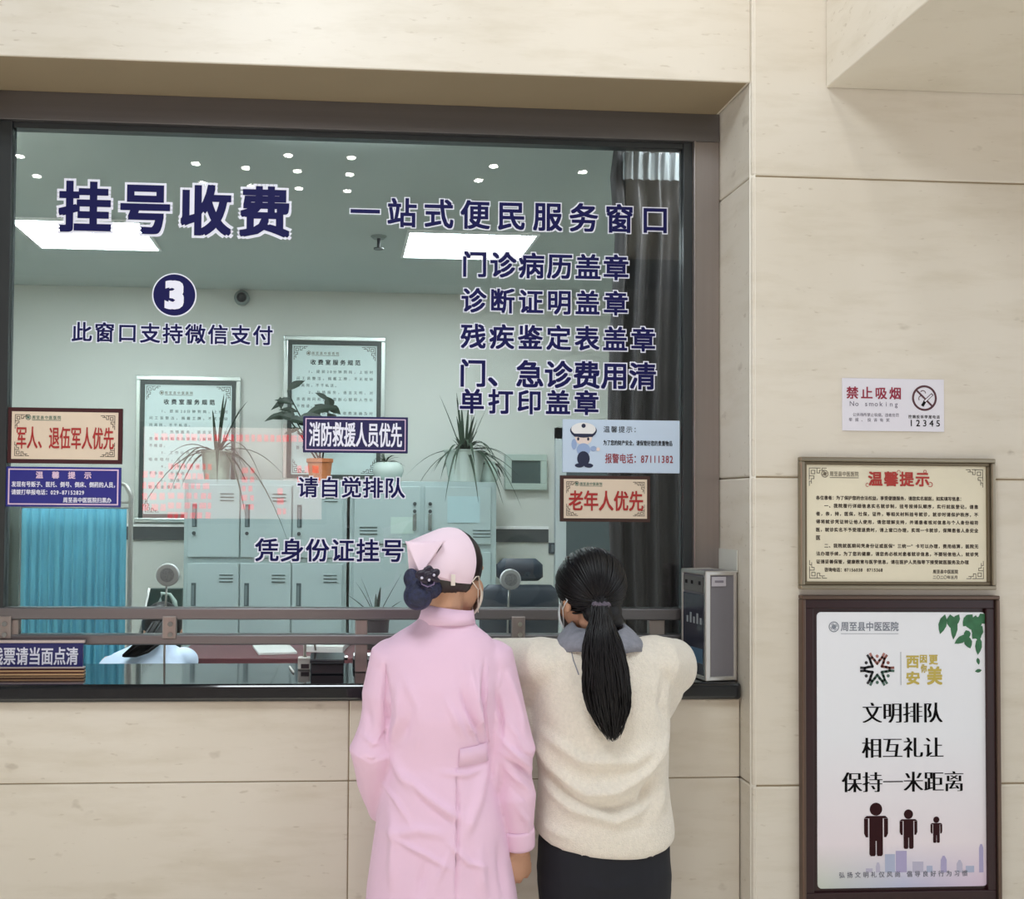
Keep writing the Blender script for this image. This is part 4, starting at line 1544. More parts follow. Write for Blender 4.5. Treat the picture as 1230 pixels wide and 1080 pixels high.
SCY = 1.6
a0, a1 = at(22, 640, SCY)[0], at(157, 640, SCY)[0]
ztop = at(90, 611, SCY)[2]
s = empty('privacy_screen', ((a0 + a1) / 2, SCY, 0), 'blue pleated cloth screen in a steel frame at the left of the office', 'screen')
mb = MB()
cloth(a0 + 0.01, a1 - 0.02, 0.25, ztop, SCY, 0.012, 13, mat('teal_blue_cloth', (92, 166, 188), 0.75, 0, 0.06, 6), mb, 3)
o = mb.build('blue_cloth', s, smooth=True)
so = o.modifiers.new('solid', 'SOLIDIFY')
so.thickness = 0.002
zf = ztop + 0.13
v, f = tube([(a0 - 0.005, SCY + 0.02, 0.02), (a0 - 0.005, SCY + 0.02, zf - 0.07), (a0 + 0.02, SCY + 0.02, zf - 0.02), (a0 + 0.07, SCY + 0.02, zf), (a1 - 0.08, SCY + 0.02, zf), (a1 - 0.03, SCY + 0.02, zf - 0.02), (a1 - 0.005, SCY + 0.02, zf - 0.07), (a1 - 0.005, SCY + 0.02, 0.02)], 0.011, 12, up=(0, 1, 0))
mb = MB().add(v, f, SILVER)
mb.build('tube_frame', s, smooth=True)
mb = MB()
for z in (ztop + 0.03, ztop + 0.005, 0.25):
    mb.cyl((a0 - 0.005, SCY + 0.02, z), (a1 - 0.005, SCY + 0.02, z), 0.006, SILVER, 10)
mb.build('cross_rod', s, smooth=True)
mb = MB()
for x in (a0 - 0.005, a1 - 0.005):
    mb.cyl((x, SCY - 0.2, 0.02), (x, SCY + 0.24, 0.02), 0.011, SILVER, 10)
mb.build('foot', s, smooth=True)

# --- dark curtains drawn to each side just behind the glass
DKC = mat('charcoal_curtain', (66, 62, 64), 0.85, 0, 0.12, 8)
s = empty('curtain', (1.15, 0.62, 0.0), 'tall charcoal curtain gathered at the right end of the service window', 'curtain')
mb = MB()
cxl = at(734, 400, 0.62)[0]
cloth(cxl, cxl + 0.42, 0.35, 2.93, 0.62, 0.030, 6, DKC, mb, 7, 150, 24, dx=lambda u, t: (1 - u) * (0.012 * math.sin(9 * t + 1) - 0.02 * max(0, 1 - t * 5) * math.sin(t * 30)))
o = mb.build('curtain_cloth', s, smooth=True)
so = o.modifiers.new('solid', 'SOLIDIFY')
so.thickness = 0.003
mb = MB()
cloth(cxl + 0.03, cxl + 0.40, 2.80, 2.90, 0.575, 0.012, 11, mat('curtain_heading', (92, 95, 98), 0.8), mb, 2, 120, 4)
mb.build('pleated_heading', s, smooth=True)
mb = MB().cyl((cxl - 0.05, 0.62, 2.945), (1.9, 0.62, 2.945), 0.014, SILVER, 12)
mb.build('curtain_rod', s, smooth=True)
s = empty('curtain', (-1.2, 0.62, 0.0), 'dark green grey curtain edge at the far left behind the glass', 'curtain')
mb = MB()
cr = at(21, 660, 0.62)[0]
cloth(cr - 0.26, cr, 0.35, 1.62, 0.62, 0.022, 5, mat('green_grey_curtain', (84, 96, 90), 0.85, 0, 0.12, 8), mb, 4, 90, 12)
o = mb.build('curtain_cloth', s, smooth=True)
o.modifiers.new('solid', 'SOLIDIFY').thickness = 0.003
mb = MB().cyl((cr - 0.3, 0.62, 1.63), (cr, 0.62, 1.63), 0.008, SILVER, 10)
mb.build('curtain_rod', s, smooth=True)


# --- office chairs
def office_chair(x, y, rz, label, m, seat=0.46, back=1.15, width=0.46, head=True):
    s = empty('office_chair', (0, 0, 0), label, 'chair')
    mb = MB()
    v, f = loft([(0, 0, seat - 0.05, width * .44, width * .44), (0, 0, seat - 0.03, width * .5, width * .5), (0, 0, seat, width * .5, width * .5), (0, 0, seat + .02, width * .42, width * .42)], 32, power=4)
    mb.add(v, f, m)
    mb.build('seat', s, smooth=True)
    mb = MB()
    v, f = loft([(0, .24, seat + .10, width * .36, .02), (0, .25, seat + .14, width * .44, .03), (0, .26, seat + .3, width * .46, .035), (0, .29, back - .12, width * .48, .035), (0, .30, back - .03, width * .46, .03), (0, .30, back, width * .38, .015)], 32, power=3.6)
    mb.add(v, f, m)
    mb.build('backrest', s, smooth=True)
    if head:
        mb = MB()
        v, f = loft([(0, .30, back + .02, width * .22, .015), (0, .30, back + .04, width * .28, .03), (0, .29, back + .10, width * .28, .03), (0, .29, back + .13, width * .2, .015)], 24, power=3)
        mb.add(v, f, m)
        mb.build('headrest', s, smooth=True)
    for sg in (-1, 1):
        v, f = tube([(sg * width * .5, .1, seat - .02), (sg * width * .56, .08, seat + .1), (sg * width * .56, .05, seat + .2), (sg * width * .56, -.15, seat + .21)], 0.016, 10)
        MB().add(v, f, DKPLASTIC).build('armrest', s, smooth=True)
    MB().cyl((0, 0, .08), (0, 0, seat - .04), .025, DKPLASTIC).build('column', s)
    mb = MB()
    for k in range(5):
        a = k * 2 * math.pi / 5
        mb.cyl((0, 0, .09), (.28 * math.cos(a), .28 * math.sin(a), .055), .02, DKPLASTIC, 10)
        v, f = ball((.28 * math.cos(a), .28 * math.sin(a), .03), .03)
        mb.add(v, f, DKPLASTIC)
    mb.build('wheel_base', s)
    s.location = (x, y, 0)
    s.rotation_euler = (0, 0, rz)
    return s


c = at(622, 700, 2.0)
office_chair(c[0] + 0.0, 2.25, math.pi, 'navy black office chair behind the silver disc, right of the cupboard', mat('navy_chair', (44, 52, 64), 0.5), 0.46, 1.22, 0.42)
MY = 2.02
c = at(198, 715, MY)
s = empty('monitor', (c[0], MY, 0.75), 'dark green backed monitor with a tilted edge beside the blue screen', 'monitor')
zt_ = at(200, 707, MY)[2]
xl, xr = at(178, 710, MY)[0], at(219, 710, MY)[0]
mb = MB()
v = [(xl - 0.05, MY - 0.03, zt_ - 0.34), (xr, MY - 0.03, zt_ - 0.34), (xr, MY + 0, zt_), (xl + 0.01, MY + 0, zt_)]
v += [(p[0], p[1] + 0.035, p[2]) for p in v]
mb.add(v, [(0, 1, 2, 3), (7, 6, 5, 4), (4, 5, 1, 0), (5, 6, 2, 1), (6, 7, 3, 2), (7, 4, 0, 3)], mat('green_black_panel', (40, 62, 56), 0.4))
mb.build('screen_back', s, bevel=0.004)
mb = MB().cyl((xl - 0.054, MY - 0.035, zt_ - 0.34), (xl + 0.006, MY - 0.005, zt_ + 0.002), 0.007, SILVER, 10)
mb.build('pale_edge', s, smooth=True)
mb = MB()
v, f = tube([((xl + xr) / 2, MY - 0.035, zt_ - 0.12), ((xl + xr) / 2 - 0.02, MY - 0.045, zt_ - 0.07), ((xl + xr) / 2 - .01, MY - 0.04, zt_ - 0.02), ((xl + xr) / 2 + .03, MY - 0.038, zt_ - 0.025), (xr - 0.03, MY - 0.045, zt_ - 0.06), (xr - 0.02, MY - 0.05, zt_ - 0.1)], [0.012, .014, .01, .008, .012, .012], 10)
mb.add(v, f, mat('pale_wrap', (170, 186, 178), 0.5))
mb.build('cable_loop', s, smooth=True)
MB().cyl(((xl + xr) / 2, MY + 0.03, 0.76), ((xl + xr) / 2, MY + 0.03, zt_ - 0.2), 0.02, DKPLASTIC).build('stand', s)
mb = MB()
t_ = empty('side_table', ((xl + xr) / 2, MY + 0.03, 0), 'small grey table carrying the green backed monitor', 'table')
MB().box(xl - 0.15, MY - 0.18, 0.73, xr + 0.12, MY + 0.22, 0.755, MATS['cashier_desk_top']).build('table_top', t_, bevel=0.003)
for x in (xl - 0.13, xr + 0.08):
    for y in (MY - 0.16, MY + 0.18):
        MB().box(x, y, 0, x + 0.03, y + 0.03, 0.73, DKPLASTIC).build('leg', t_)
MB().box((xl + xr) / 2 - 0.1, MY - 0.05, 0.7555, (xl + xr) / 2 + 0.1, MY + 0.12, 0.765, DKPLASTIC).build('stand_foot', s, bevel=0.003)

# --- downlights in the hall ceiling (seen as points mirrored in the glass)
GLOW = mat('downlight_glow', (255, 255, 255), 0.5, emit=(255, 250, 240), estr=42.0)
DL = None
for px, py in ((235, 195), (295, 200), (346, 185), (357, 204), (359, 225), (244, 218), (302, 222), (422, 188), (420, 208), (417, 228), (593, 198), (575, 215), (23, 186), (44, 210), (700, 205), (800, 203)):
    p = atz(px, py, HZ)
    yy = 2 * GY - p[1]
    if DL is None:
        DL = empty('ceiling_downlight', (0, 0, HZ), 'small round downlight set in the hall ceiling', 'light', 'downlights in the hall ceiling')
        mb = MB()
        revolve((0, 0, HZ - 0.008), [(0.045, 0), (0.055, 0.008)], WHITE, mb)
        mb.build('trim_ring', DL)
        mb = MB()
        revolve((0, 0, HZ - 0.011), [(0.034, 0), (0.034, 0.003)], GLOW, mb)
        mb.build('lamp_face', DL)
        o = DL
    else:
        o = DL.copy()
        COL.objects.link(o)
        for ch in DL.children:
            k = ch.copy()
            COL.objects.link(k)
            k.parent = o
    o.location = (p[0], yy, HZ)
# --- lit information screen on the hall's far wall (mirrored faintly in the glass)
yv = 2 * GY + 7.9
p0, p1 = at(172, 512, yv), at(386, 624, yv)
s = empty('information_screen', ((p0[0] + p1[0]) / 2, -7.98, p1[2]), 'wide lit red and white information screen on the far wall of the hall', 'screen')
MB().box(p0[0] - .06, -7.99, p1[2] - .06, p1[0] + .06, -7.93, p0[2] + .06, DKPLASTIC).build('casing', s, bevel=0.01)
q = (p0[0], p1[2], p1[0], p0[2])
mb = MB()
v = [(q[0], -7.925, q[1]), (q[0], -7.925, q[3]), (q[2], -7.925, q[3]), (q[2], -7.925, q[1])]
mb.add(v, [(0, 1, 2, 3)], mat('screen_white', (120, 110, 110), 0.5, emit=(250, 214, 206), estr=3.0))
SR = mat('screen_red', (150, 60, 60), 0.5, emit=(255, 70, 80), estr=7.0)
random.seed(1)
for (u0, v0, u1, v1) in ((0.06, 0.03, 0.94, 0.15), (0.0, 0.44, 0.13, 0.92), (0.14, 0.36, 0.38, 1.0), (0.55, 0.4, 0.62, 0.9), (0.86, 0.36, 0.99, 0.62), (0.75, 0.62, 0.8, 0.95)):
    t = sub(q, u0, v0, u1, v1)
    nr = max(1, int((v1 - v0) / 0.1))
    for r_ in range(nr):
        z0 = t[1] + (t[3] - t[1]) * r_ / nr
        hh = (t[3] - t[1]) / nr * 0.62
        x = t[0]
        while x < t[2] - 0.03:
            w = random.uniform(0.04, 0.08)
            mb.add([(x, -7.92, z0), (x, -7.92, z0 + hh), (min(x + w, t[2]), -7.92, z0 + hh), (min(x + w, t[2]), -7.92, z0)], [(0, 1, 2, 3)], SR)
            x += w + random.uniform(0.015, 0.04)
mb.build('lit_face', s)

# ================================================================== PEOPLE
from mathutils.bvhtree import BVHTree


def frame(c, yaw, pitch):
    y, p = math.radians(yaw), math.radians(pitch)
    fw = np.array([math.sin(y) * math.cos(p), math.cos(y) * math.cos(p), math.sin(p)])
    r = np.array([math.cos(y), -math.sin(y), 0.0])
    u = np.cross(r, fw)
    M = np.stack([r, fw, u], axis=1)
    c = np.array(c, float)
    return (lambda q: c + M @ np.array(q, float)), M


def head_parts(c, yaw, pitch, neck, ear=True):
    T, M = frame(c, yaw, pitch)
    P = []
    P.append(ball(T((0, -.012, .030)), (.073, .092, .085), M))
    P.append(ball(T((0, .030, -.030)), (.059, .060, .074), M))
    P.append(ball(T((0, .052, -.082)), (.032, .032, .026), M))
    for s in (-1, 1):
        P.append(ball(T((s * .036, .058, -.028)), (.026, .026, .030), M))
        P.append(ball(T((s * (.074 if ear else .058), -.008, -.014 + (0 if ear else .02))), (.009, .018, .031), M))
        P.append(tube([T((s * .052, .066, .026)), T((s * .03, .080, .030)), T((s * .010, .082, .024))], [.008, .010, .008], 10))
        P.append(ball(T((s * .011, .094, -.034)), (.008, .009, .008), M))
    P.append(tube([T((0, .080, .014)), T((0, .093, -.012)), T((0, .104, -.030)), T((0, .086, -.042))], [.008, .009, .012, .009], 10))
    P.append(ball(T((0, .084, -.057)), (.023, .010, .006), M))
    P.append(ball(T((0, .083, -.067)), (.019, .010, .007), M))
    P.append(tube([T((0, -.022, -.02)), T((0, -.022, -.075)), neck], [.050, .048, .056], 20))
    return P, T, M


def eyes(T, root):
    for s in (-1, 1):
        mb = MB()
        v, f = ball(T((s * .030, .074, .008)), .0125)
        mb.add(v, f, mat('eye_white', (226, 222, 216), 0.2))
        e = mb.build('eye', root, smooth=True)
        mb = MB()
        v, f = ball(T((s * .030, .0815, .008)), .0062)
        mb.add(v, f, mat('iris_dark', (36, 24, 20), 0.15))
        mb.build('iris', e, smooth=True)


def hand_parts(w, d, n, side, curl):
    """w wrist, d towards the fingers, n out of the back of the hand, side: direction of the thumb"""
    w, d, n, s = [np.array(q, float) for q in (w, d, n, side)]
    d /= np.linalg.norm(d)
    n /= np.linalg.norm(n)
    s = s - d * (s @ d)
    s /= np.linalg.norm(s)
    P = []
    M = np.stack([s, d, n], axis=1)
    P.append(ball(w + d * .045, (.036, .050, .014), M, 18, 12))
    P.append(ball(w + d * .03 + s * .022 - n * .006, (.017, .030, .014), M, 14, 10))
    P.append(tube([w - d * .03, w + d * .02], [.026, .026], 14, 0.75))
    for k, (o, l) in enumerate(((.031, .066), (.0105, .074), (-.0105, .068), (-.030, .053))):
        p = w + d * (.082 - .004 * abs(k - 1)) + s * o
        pts, a = [p - d * .02, p], 0.0
        for seg, q in enumerate((0.45, 0.31, 0.24)):
            a += curl * (0.8, 1.1, 0.7)[seg] * (1 + 0.08 * k)
            p = p + (d * math.cos(a) - n * math.sin(a)) * l * q
            pts.append(p)
        P.append(tube(pts, [.0085, .0082, .0078, .0070, .0050], 10))
        P.append(ball(pts[-1], .0056, None, 10, 8))
    p = w + d * .025 + s * .034
    pts = [p - s * .014 - d * .006, p, p + d * .030 + s * .012 - n * .010, p + d * .055 + s * .008 - n * .022]
    P.append(tube(pts, [.012, .0115, .0098, .0065], 10))
    P.append(ball(pts[-1], .0066, None, 10, 8))
    return P


def leg_parts(hip, knee, ankle, r=(.075, .052, .036)):
    hip, knee, ankle = [np.array(q, float) for q in (hip, knee, ankle)]
    calf = knee * .65 + ankle * .35 + np.array([0, -.012, 0])
    return [tube([hip, (hip + knee) / 2, knee, calf, ankle, ankle - np.array([0, 0, .05])], [r[0], r[0] * .86, r[1], r[1] * .98, r[2], r[2]], 18),
            ball(ankle + np.array([0, .06, -.045]), (.036, .095, .030))]


def shoe(root, ankle, m):
    a = np.array(ankle, float)
    v, f = loft([(a[0], a[1] + .055, .002, .044, .118), (a[0], a[1] + .055, .02, .047, .123), (a[0], a[1] + .05, .045, .046, .115), (a[0], a[1] + .02, .075, .042, .075), (a[0], a[1], .10, .040, .048)], 28, power=2.4)
    mb = MB().add(v, f, m)
    sh = mb.build('shoe', root, smooth=True)
    v, f = loft([(a[0], a[1] + .055, .0005, .046, .122), (a[0], a[1] + .055, .016, .048, .126)], 28, power=2.4)
    MB().add(v, f, WHITE).build('sole', sh, smooth=False)


def folds(L, noise=0.0, seed=1, back=True):
    """cloth folds: list of (polyline in x,z, height, width); pushes the back of a garment out or in along its normal"""
    rng = np.random.RandomState(seed)
    K = [(rng.normal(0, 1, 3) * k, rng.uniform(0, 6.28)) for k in (9, 13, 18, 26, 34) for _ in range(2)]

    def d(co, no):
        h = np.zeros(len(co))
        wgt = np.clip(-no[:, 1] * 1.6 + 0.15, 0, 1)
        for pl, a, w in L:
            P_ = np.array(pl, float)
            best = np.full(len(co), 1e9)
            for p, q in zip(P_[:-1], P_[1:]):
                e = q - p
                t = np.clip(((co[:, [0, 2]] - p) @ e) / (e @ e), 0, 1)
                dd = np.linalg.norm(co[:, [0, 2]] - (p + t[:, None] * e), axis=1)
                best = np.minimum(best, dd)
            end = np.minimum(np.linalg.norm(co[:, [0, 2]] - P_[0], axis=1), np.linalg.norm(co[:, [0, 2]] - P_[-1], axis=1))
            tap = np.clip(end / 0.06, 0.15, 1)
            h += a * tap * np.exp(-(best / w) ** 2) * wgt
        if noise:
            for k, ph in K:
                h += noise * np.sin(co @ k + ph) / (0.5 + np.linalg.norm(k) / 20)
        return co + no * h[:, None]
    return d


def px_line(pts, Y):
    return [tuple(at(x, y, Y)[[0, 2]]) for x, y in pts]


def on_surface(ob, pts, off=0.002, y0=-2.0):
    """drop (x,z) points along +y onto the back of a garment"""
    me = ob.data
    o = Vector(ob.get('_o', (0, 0, 0)))
    bv = BVHTree.FromPolygons([v.co + o for v in me.vertices], [p.vertices for p in me.polygons])
    out = []
    for x, z in pts:
        h = bv.ray_cast(Vector((x, y0, z)), Vector((0, 1, 0)))
        if h[0] is not None:
            out.append(np.array(h[0]) + np.array(h[1]) * off)
    return out


# ------------------------------------------------------------------ nurse
PINK = mat('pink_cotton', (232, 196, 219), 0.75, 0, 0.02, 6, 0.12, 500, sheen=0.1)
PINKC = mat('pink_cap_cotton', (240, 216, 230), 0.7, 0, 0.01, 6, 0.05, 400)
n_ = empty('person', (0.28, -0.30, 0.0), 'person in pale pink coat and folded pink cap standing at the counter, seen from behind', 'person')
hc = (.297, -.295, 1.432)
HP, T, M = head_parts(hc, 40, -6, np.array([.275, -.315, 1.26]), False)
B = list(HP)
B.append(loft([(.275, -.31, 1.30, .055, .05), (.272, -.31, 1.255, .10, .07), (.268, -.31, 1.215, .145, .075), (.268, -.305, 1.10, .135, .085), (.268, -.30, .98, .115, .08), (.270, -.30, .86, .14, .095), (.272, -.30, .76, .135, .09)], 32))
la = [(.143, -.305, 1.21), (.095, -.315, .975), (.125, -.215, .80)]
ra = [(.404, -.305, 1.21), (.453, -.335, .975), (.4775, -.305, .745)]
for A, sd in ((la, 1), (ra, -1)):
    B.append(tube([A[0], (np.array(A[0]) + np.array(A[1])) / 2, A[1], (np.array(A[1]) + np.array(A[2])) / 2, A[2]], [.044, .040, .034, .032, .024], 14))
B += hand_parts(la[2], (.18, .55, -.55), (-.9, -.2, .2), (.3, .7, .4), 0.35)
B += hand_parts(np.array(ra[2]) + np.array([.002, 0, -.012]), (.02, .06, -1), (.42, -.9, 0), (-.9, -.42, 0), 0.62)
for sx_ in (-.075, .075):
    B += leg_parts((.272 + sx_, -.30, .80), (.272 + sx_ * .95, -.29, .44), (.272 + sx_ * .95, -.31, .085))
body = fuse('body', B, 0.0036, SKIN, n_, 3)
eyes(T, n_)
for sx_ in (-.072, .072):
    shoe(n_, (.272 + sx_, -.31, .085), WHITE)

ct = [(.284, -.312, 1.328, .066, .060), (.283, -.312, 1.316, .074, .062), (.279, -.312, 1.302, .088, .068), (.275, -.312, 1.282, .118, .078), (.270, -.31, 1.258, .146, .088), (.267, -.31, 1.222, .164, .098), (.266, -.31, 1.16, .168, .112), (.266, -.305, 1.08, .158, .122), (.267, -.30, 1.0, .146, .116), (.268, -.30, .955, .140, .112), (.270, -.30, .90, .148, .122), (.272, -.295, .83, .160, .136),
      (.275, -.29, .74, .176, .150), (.278, -.29, .62, .194, .164), (.280, -.29, .48, .206, .172), (.280, -.29, .36, .212, .176)]
C_ = [loft(ct, 48, power=2.2)]
for A, sg in ((la, -1), (ra, 1)):
    A = [np.array(q) for q in A]
    sh = A[0] + np.array([0, 0, .002])
    C_.append(ball(sh, (.058, .066, .056)))
    C_.append(tube([A[0] + np.array([-sg * .05, 0, .012]), sh, A[0] * .6 + A[1] * .4, A[1] + np.array([sg * .004, -.004, .01]), A[1] * .55 + A[2] * .45, A[1] * .12 + A[2] * .88, A[2] + (A[2] - A[1]) * .05],
                   [.058, .062, .060, .058, .053, .040, .037], 22))
# extra cloth under the arms
C_.append(ball((.150, -.31, 1.13), (.045, .07, .09)))
C_.append(ball((.392, -.31, 1.13), (.045, .07, .09)))
C_.append(ball((.408, -.31, .95), (.022, .06, .10)))
YB = -.40
FL = []
for pts, a, w in (([(468, 905), (485, 935), (520, 962), (560, 985)], .0075, .016), ([(478, 925), (505, 955), (545, 985)], -.005, .012), ([(455, 1000), (500, 985), (540, 990)], .004, .016),
                  ([(590, 905), (575, 960), (552, 1010)], .005, .018), ([(560, 890), (545, 860), (530, 830)], .0045, .012), ([(578, 885), (560, 850), (552, 815)], -.005, .010), ([(590, 890), (572, 860), (566, 800)], .006, .010),
                  ([(470, 900), (480, 860), (478, 815)], .0055, .011), ([(482, 900), (494, 850)], -.004, .012), ([(462, 890), (466, 840), (462, 800)], -.006, .009), ([(500, 905), (505, 870)], .003, .010),
                  ([(470, 1075), (475, 1010), (470, 970)], .006, .015), ([(500, 1080), (510, 1020)], -.004, .014), ([(545, 1080), (548, 1000), (550, 925)], -.004, .006), ([(580, 1080), (572, 1010)], .006, .018),
                  ([(605, 1078), (596, 1000)], -.005, .014), ([(520, 925), (560, 930), (590, 922)], .004, .010),
                  ([(584, 792), (580, 830), (582, 865), (590, 900)], -.0055, .0055), ([(576, 800), (572, 840), (578, 880)], .004, .006), ([(464, 795), (462, 840), (466, 890)], -.0050, .0055), ([(588, 830), (578, 850), (570, 880)], .004, .006),
                  ([(578, 900), (562, 868), (556, 846)], .0045, .006), ([(585, 905), (573, 885), (560, 880)], -.004, .005), ([(455, 940), (475, 955), (495, 985)], .004, .008), ([(530, 1000), (560, 1030), (590, 1040)], .004, .009), ([(520, 1060), (540, 1010)], .004, .009),
                  ([(470, 1005), (510, 1020), (545, 1040)], .004, .008), ([(480, 800), (500, 845), (505, 880)], .0025, .012), ([(555, 790), (560, 820)], .0025, .012), ([(600, 800), (596, 830)], .0035, .007), ([(612, 890), (634, 905), (646, 918)], -.0035, .006), ([(608, 940), (628, 958), (640, 972)], -.003, .006), ([(604, 860), (618, 880), (628, 905)], .0035, .007),
                  # sleeves
                  ([(595, 880), (620, 905), (640, 925)], .006, .008), ([(598, 905), (625, 920), (644, 940)], -.006, .007), ([(600, 915), (622, 935), (640, 955)], .005, .009), ([(592, 820), (600, 860), (598, 895)], -.006, .007),
                  ([(606, 800), (622, 850), (630, 890)], .004, .012), ([(615, 960), (632, 985), (636, 1010)], .004, .008), ([(432, 880), (448, 892), (462, 890)], .005, .008), ([(430, 905), (446, 912), (460, 905)], -.005, .007), ([(432, 930), (448, 925)], .004, .010), ([(440, 840), (446, 880)], -.004, .010)):
    FL.append((px_line(pts, YB if pts[0][0] < 592 and pts[0][0] > 462 else -.35), a * 2.2, w * .8))
coat = fuse('coat', C_, 0.0046, PINK, n_, 8, folds(FL, 0.0010, 3))
# collar, half belt, seams, cuff
cz = [(.284, -.312, 1.312), (.286, -.311, 1.330), (.289, -.309, 1.353)]
v, f = [], []
N = 40
for i, (cx_, cy_, z_) in enumerate(cz):
    rr = (.076, .071, .066)[i]
    for k in range(N):
        a = 2 * math.pi * k / N
        v.append((cx_ + rr * math.cos(a), cy_ + rr * .92 * math.sin(a), z_ - .016 * max(0, math.sin(a)) * i + .004 * math.cos(a) * -i))
    if i:
        for k in range(N):
            k2 = (k + 1) % N
            f.append(((i - 1) * N + k, (i - 1) * N + k2, i * N + k2, i * N + k))
mb = MB().add(v, f, PINK)
o = mb.build('collar', coat, smooth=True)
q = o.modifiers.new('solid', 'SOLIDIFY')
q.thickness = 0.004
q.offset = -1


def surf_strip(name, ob, top, bot, m, parent, off=0.003, th=0.002):
    a, b_ = on_surface(ob, top, off), on_surface(ob, bot, off)
    n = min(len(a), len(b_))
    mb = MB().add(a[:n] + b_[:n], [(i, n + i, n + i + 1, i + 1) for i in range(n - 1)], m)
    o = mb.build(name, parent, smooth=True)
    s_ = o.modifiers.new('solid', 'SOLIDIFY')
    s_.thickness = th
    return o


def interp(p, q, n):
    return [(p[0] + (q[0] - p[0]) * i / n, p[1] + (q[1] - p[1]) * i / n) for i in range(n + 1)]


a, b_ = px_line([(552, 899), (586, 895)], -.41), px_line([(551, 921), (588, 918)], -.41)
surf_strip('half_belt', coat, interp(a[0], a[1], 10), interp(b_[0], b_[1], 10), PINK, coat, 0.0035)


def seam(pts, Y, ob, par, m, r=0.0011, off=0.0006):
    L_ = px_line(pts, Y)
    fine = []
    for p, q in zip(L_[:-1], L_[1:]):
        fine += interp(p, q, 8)[:-1]
    fine.append(L_[-1])
    s_ = on_surface(ob, fine, off)
    if len(s_) > 2:
        v, f = tube(s_, r, 6)
        MB().add(v, f, m).build('seam', par, smooth=True)


for A, sg in ((ra, 1),):
    A = [np.array(q) for q in A]
    v, f = tube([A[1] * .16 + A[2] * .84, A[1] * .12 + A[2] * .88, A[2] + (A[2] - A[1]) * .03, A[2] + (A[2] - A[1]) * .06], [.0405, .0412, .0392, .0385], 28, 1.0)
    MB().add(v, f[:-2], PINK).build('cuff', coat, smooth=True).modifiers.new('solid', 'SOLIDIFY').thickness = 0.003
seam([(548, 922), (546, 1000), (545, 1078)], -.41, coat, coat, PINK)
seam([(464, 800), (461, 850), (463, 892)], -.38, coat, coat, PINK)
seam([(586, 800), (583, 850), (588, 892)], -.38, coat, coat, PINK)
# cap
cap_pts = []
cc = np.array((0, -.014, .032))
for j in range(26):
    for i in range(48):
        ph, th = math.pi * j / 25, 2 * math.pi * i / 48
        p = np.array([.084 * math.sin(ph) * math.cos(th), .104 * math.sin(ph) * math.sin(th), .094 * math.cos(ph)]) + cc
        if p[1] < -0.010 - 0.05 * max(0, .02 - p[2]) and p[2] > -.022 + .10 * max(0, -p[1] - .03):
            cap_pts.append(T(p))
TL, TR, VV = at(488.5, 651, -.385), at(536, 650, -.425), at(506, 691, -.415)
bm = bmesh.new()
for p in cap_pts + [TL, TR, VV, at(569.5, 696.5, -.262), at(541, 697, -.395), at(491, 684, -.37), at(534, 634.5, -.30), at(530, 693, -.41)]:
    bm.verts.new(p)
bmesh.ops.convex_hull(bm, input=bm.verts)
for v_ in [x for x in bm.verts if not x.link_faces]:
    bm.verts.remove(v_)
me = bpy.data.meshes.new('cap')
bm.to_mesh(me)
bm.free()
mb = MB().add([tuple(x.co) for x in me.vertices], [tuple(p.vertices) for p in me.polygons], PINKC)
cap = mb.build('nurse_cap', n_, smooth=True)
cap.data.set_sharp_from_angle(angle=math.radians(24))
# folded flap with open corners
e1, e2 = np.array(TL), np.array(TR)
nn = np.cross(e2 - e1, np.array(VV) - e1)
nn /= np.linalg.norm(nn)
if nn[1] > 0:
    nn = -nn
v, f = [], []
NU = 12
for j in range(NU + 1):
    t = j / NU
    for i in range(NU + 1):
        u = i / NU
        a_ = (e1 * (1 - u) + e2 * u) * (1 - t) + np.array(VV) * t
        lift = 0.004 + (0.009 * (abs(2 * u - 1) ** 2) * (1 - t)) - 0.004 * (1 - abs(2 * u - 1)) * (1 - t)
        v.append(a_ + nn * lift + np.array([0, 0, -.003 * math.sin(math.pi * u) * (1 - t)]))
for j in range(NU):
    for i in range(NU):
        a_ = j * (NU + 1) + i
        f.append((a_, a_ + 1, a_ + NU + 2, a_ + NU + 1))
o = MB().add(v, f, PINKC).build('folded_flap', cap, smooth=True)
o.modifiers.new('solid', 'SOLIDIFY').thickness = 0.0025
DKH = mat('cap_fold_shade', (60, 44, 52), 0.9)
for q0, q1 in (((490, 655), (496, 668)), ((535, 653), (527, 666))):  # dark slivers paint the shade inside the flap corners
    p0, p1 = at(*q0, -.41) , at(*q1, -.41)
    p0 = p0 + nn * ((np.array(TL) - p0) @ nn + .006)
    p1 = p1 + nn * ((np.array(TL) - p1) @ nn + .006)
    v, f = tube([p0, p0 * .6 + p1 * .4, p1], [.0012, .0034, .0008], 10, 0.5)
    MB().add(v, f, DKH).build('fold_shade', cap, smooth=True)
# hair, bun, bow, mask


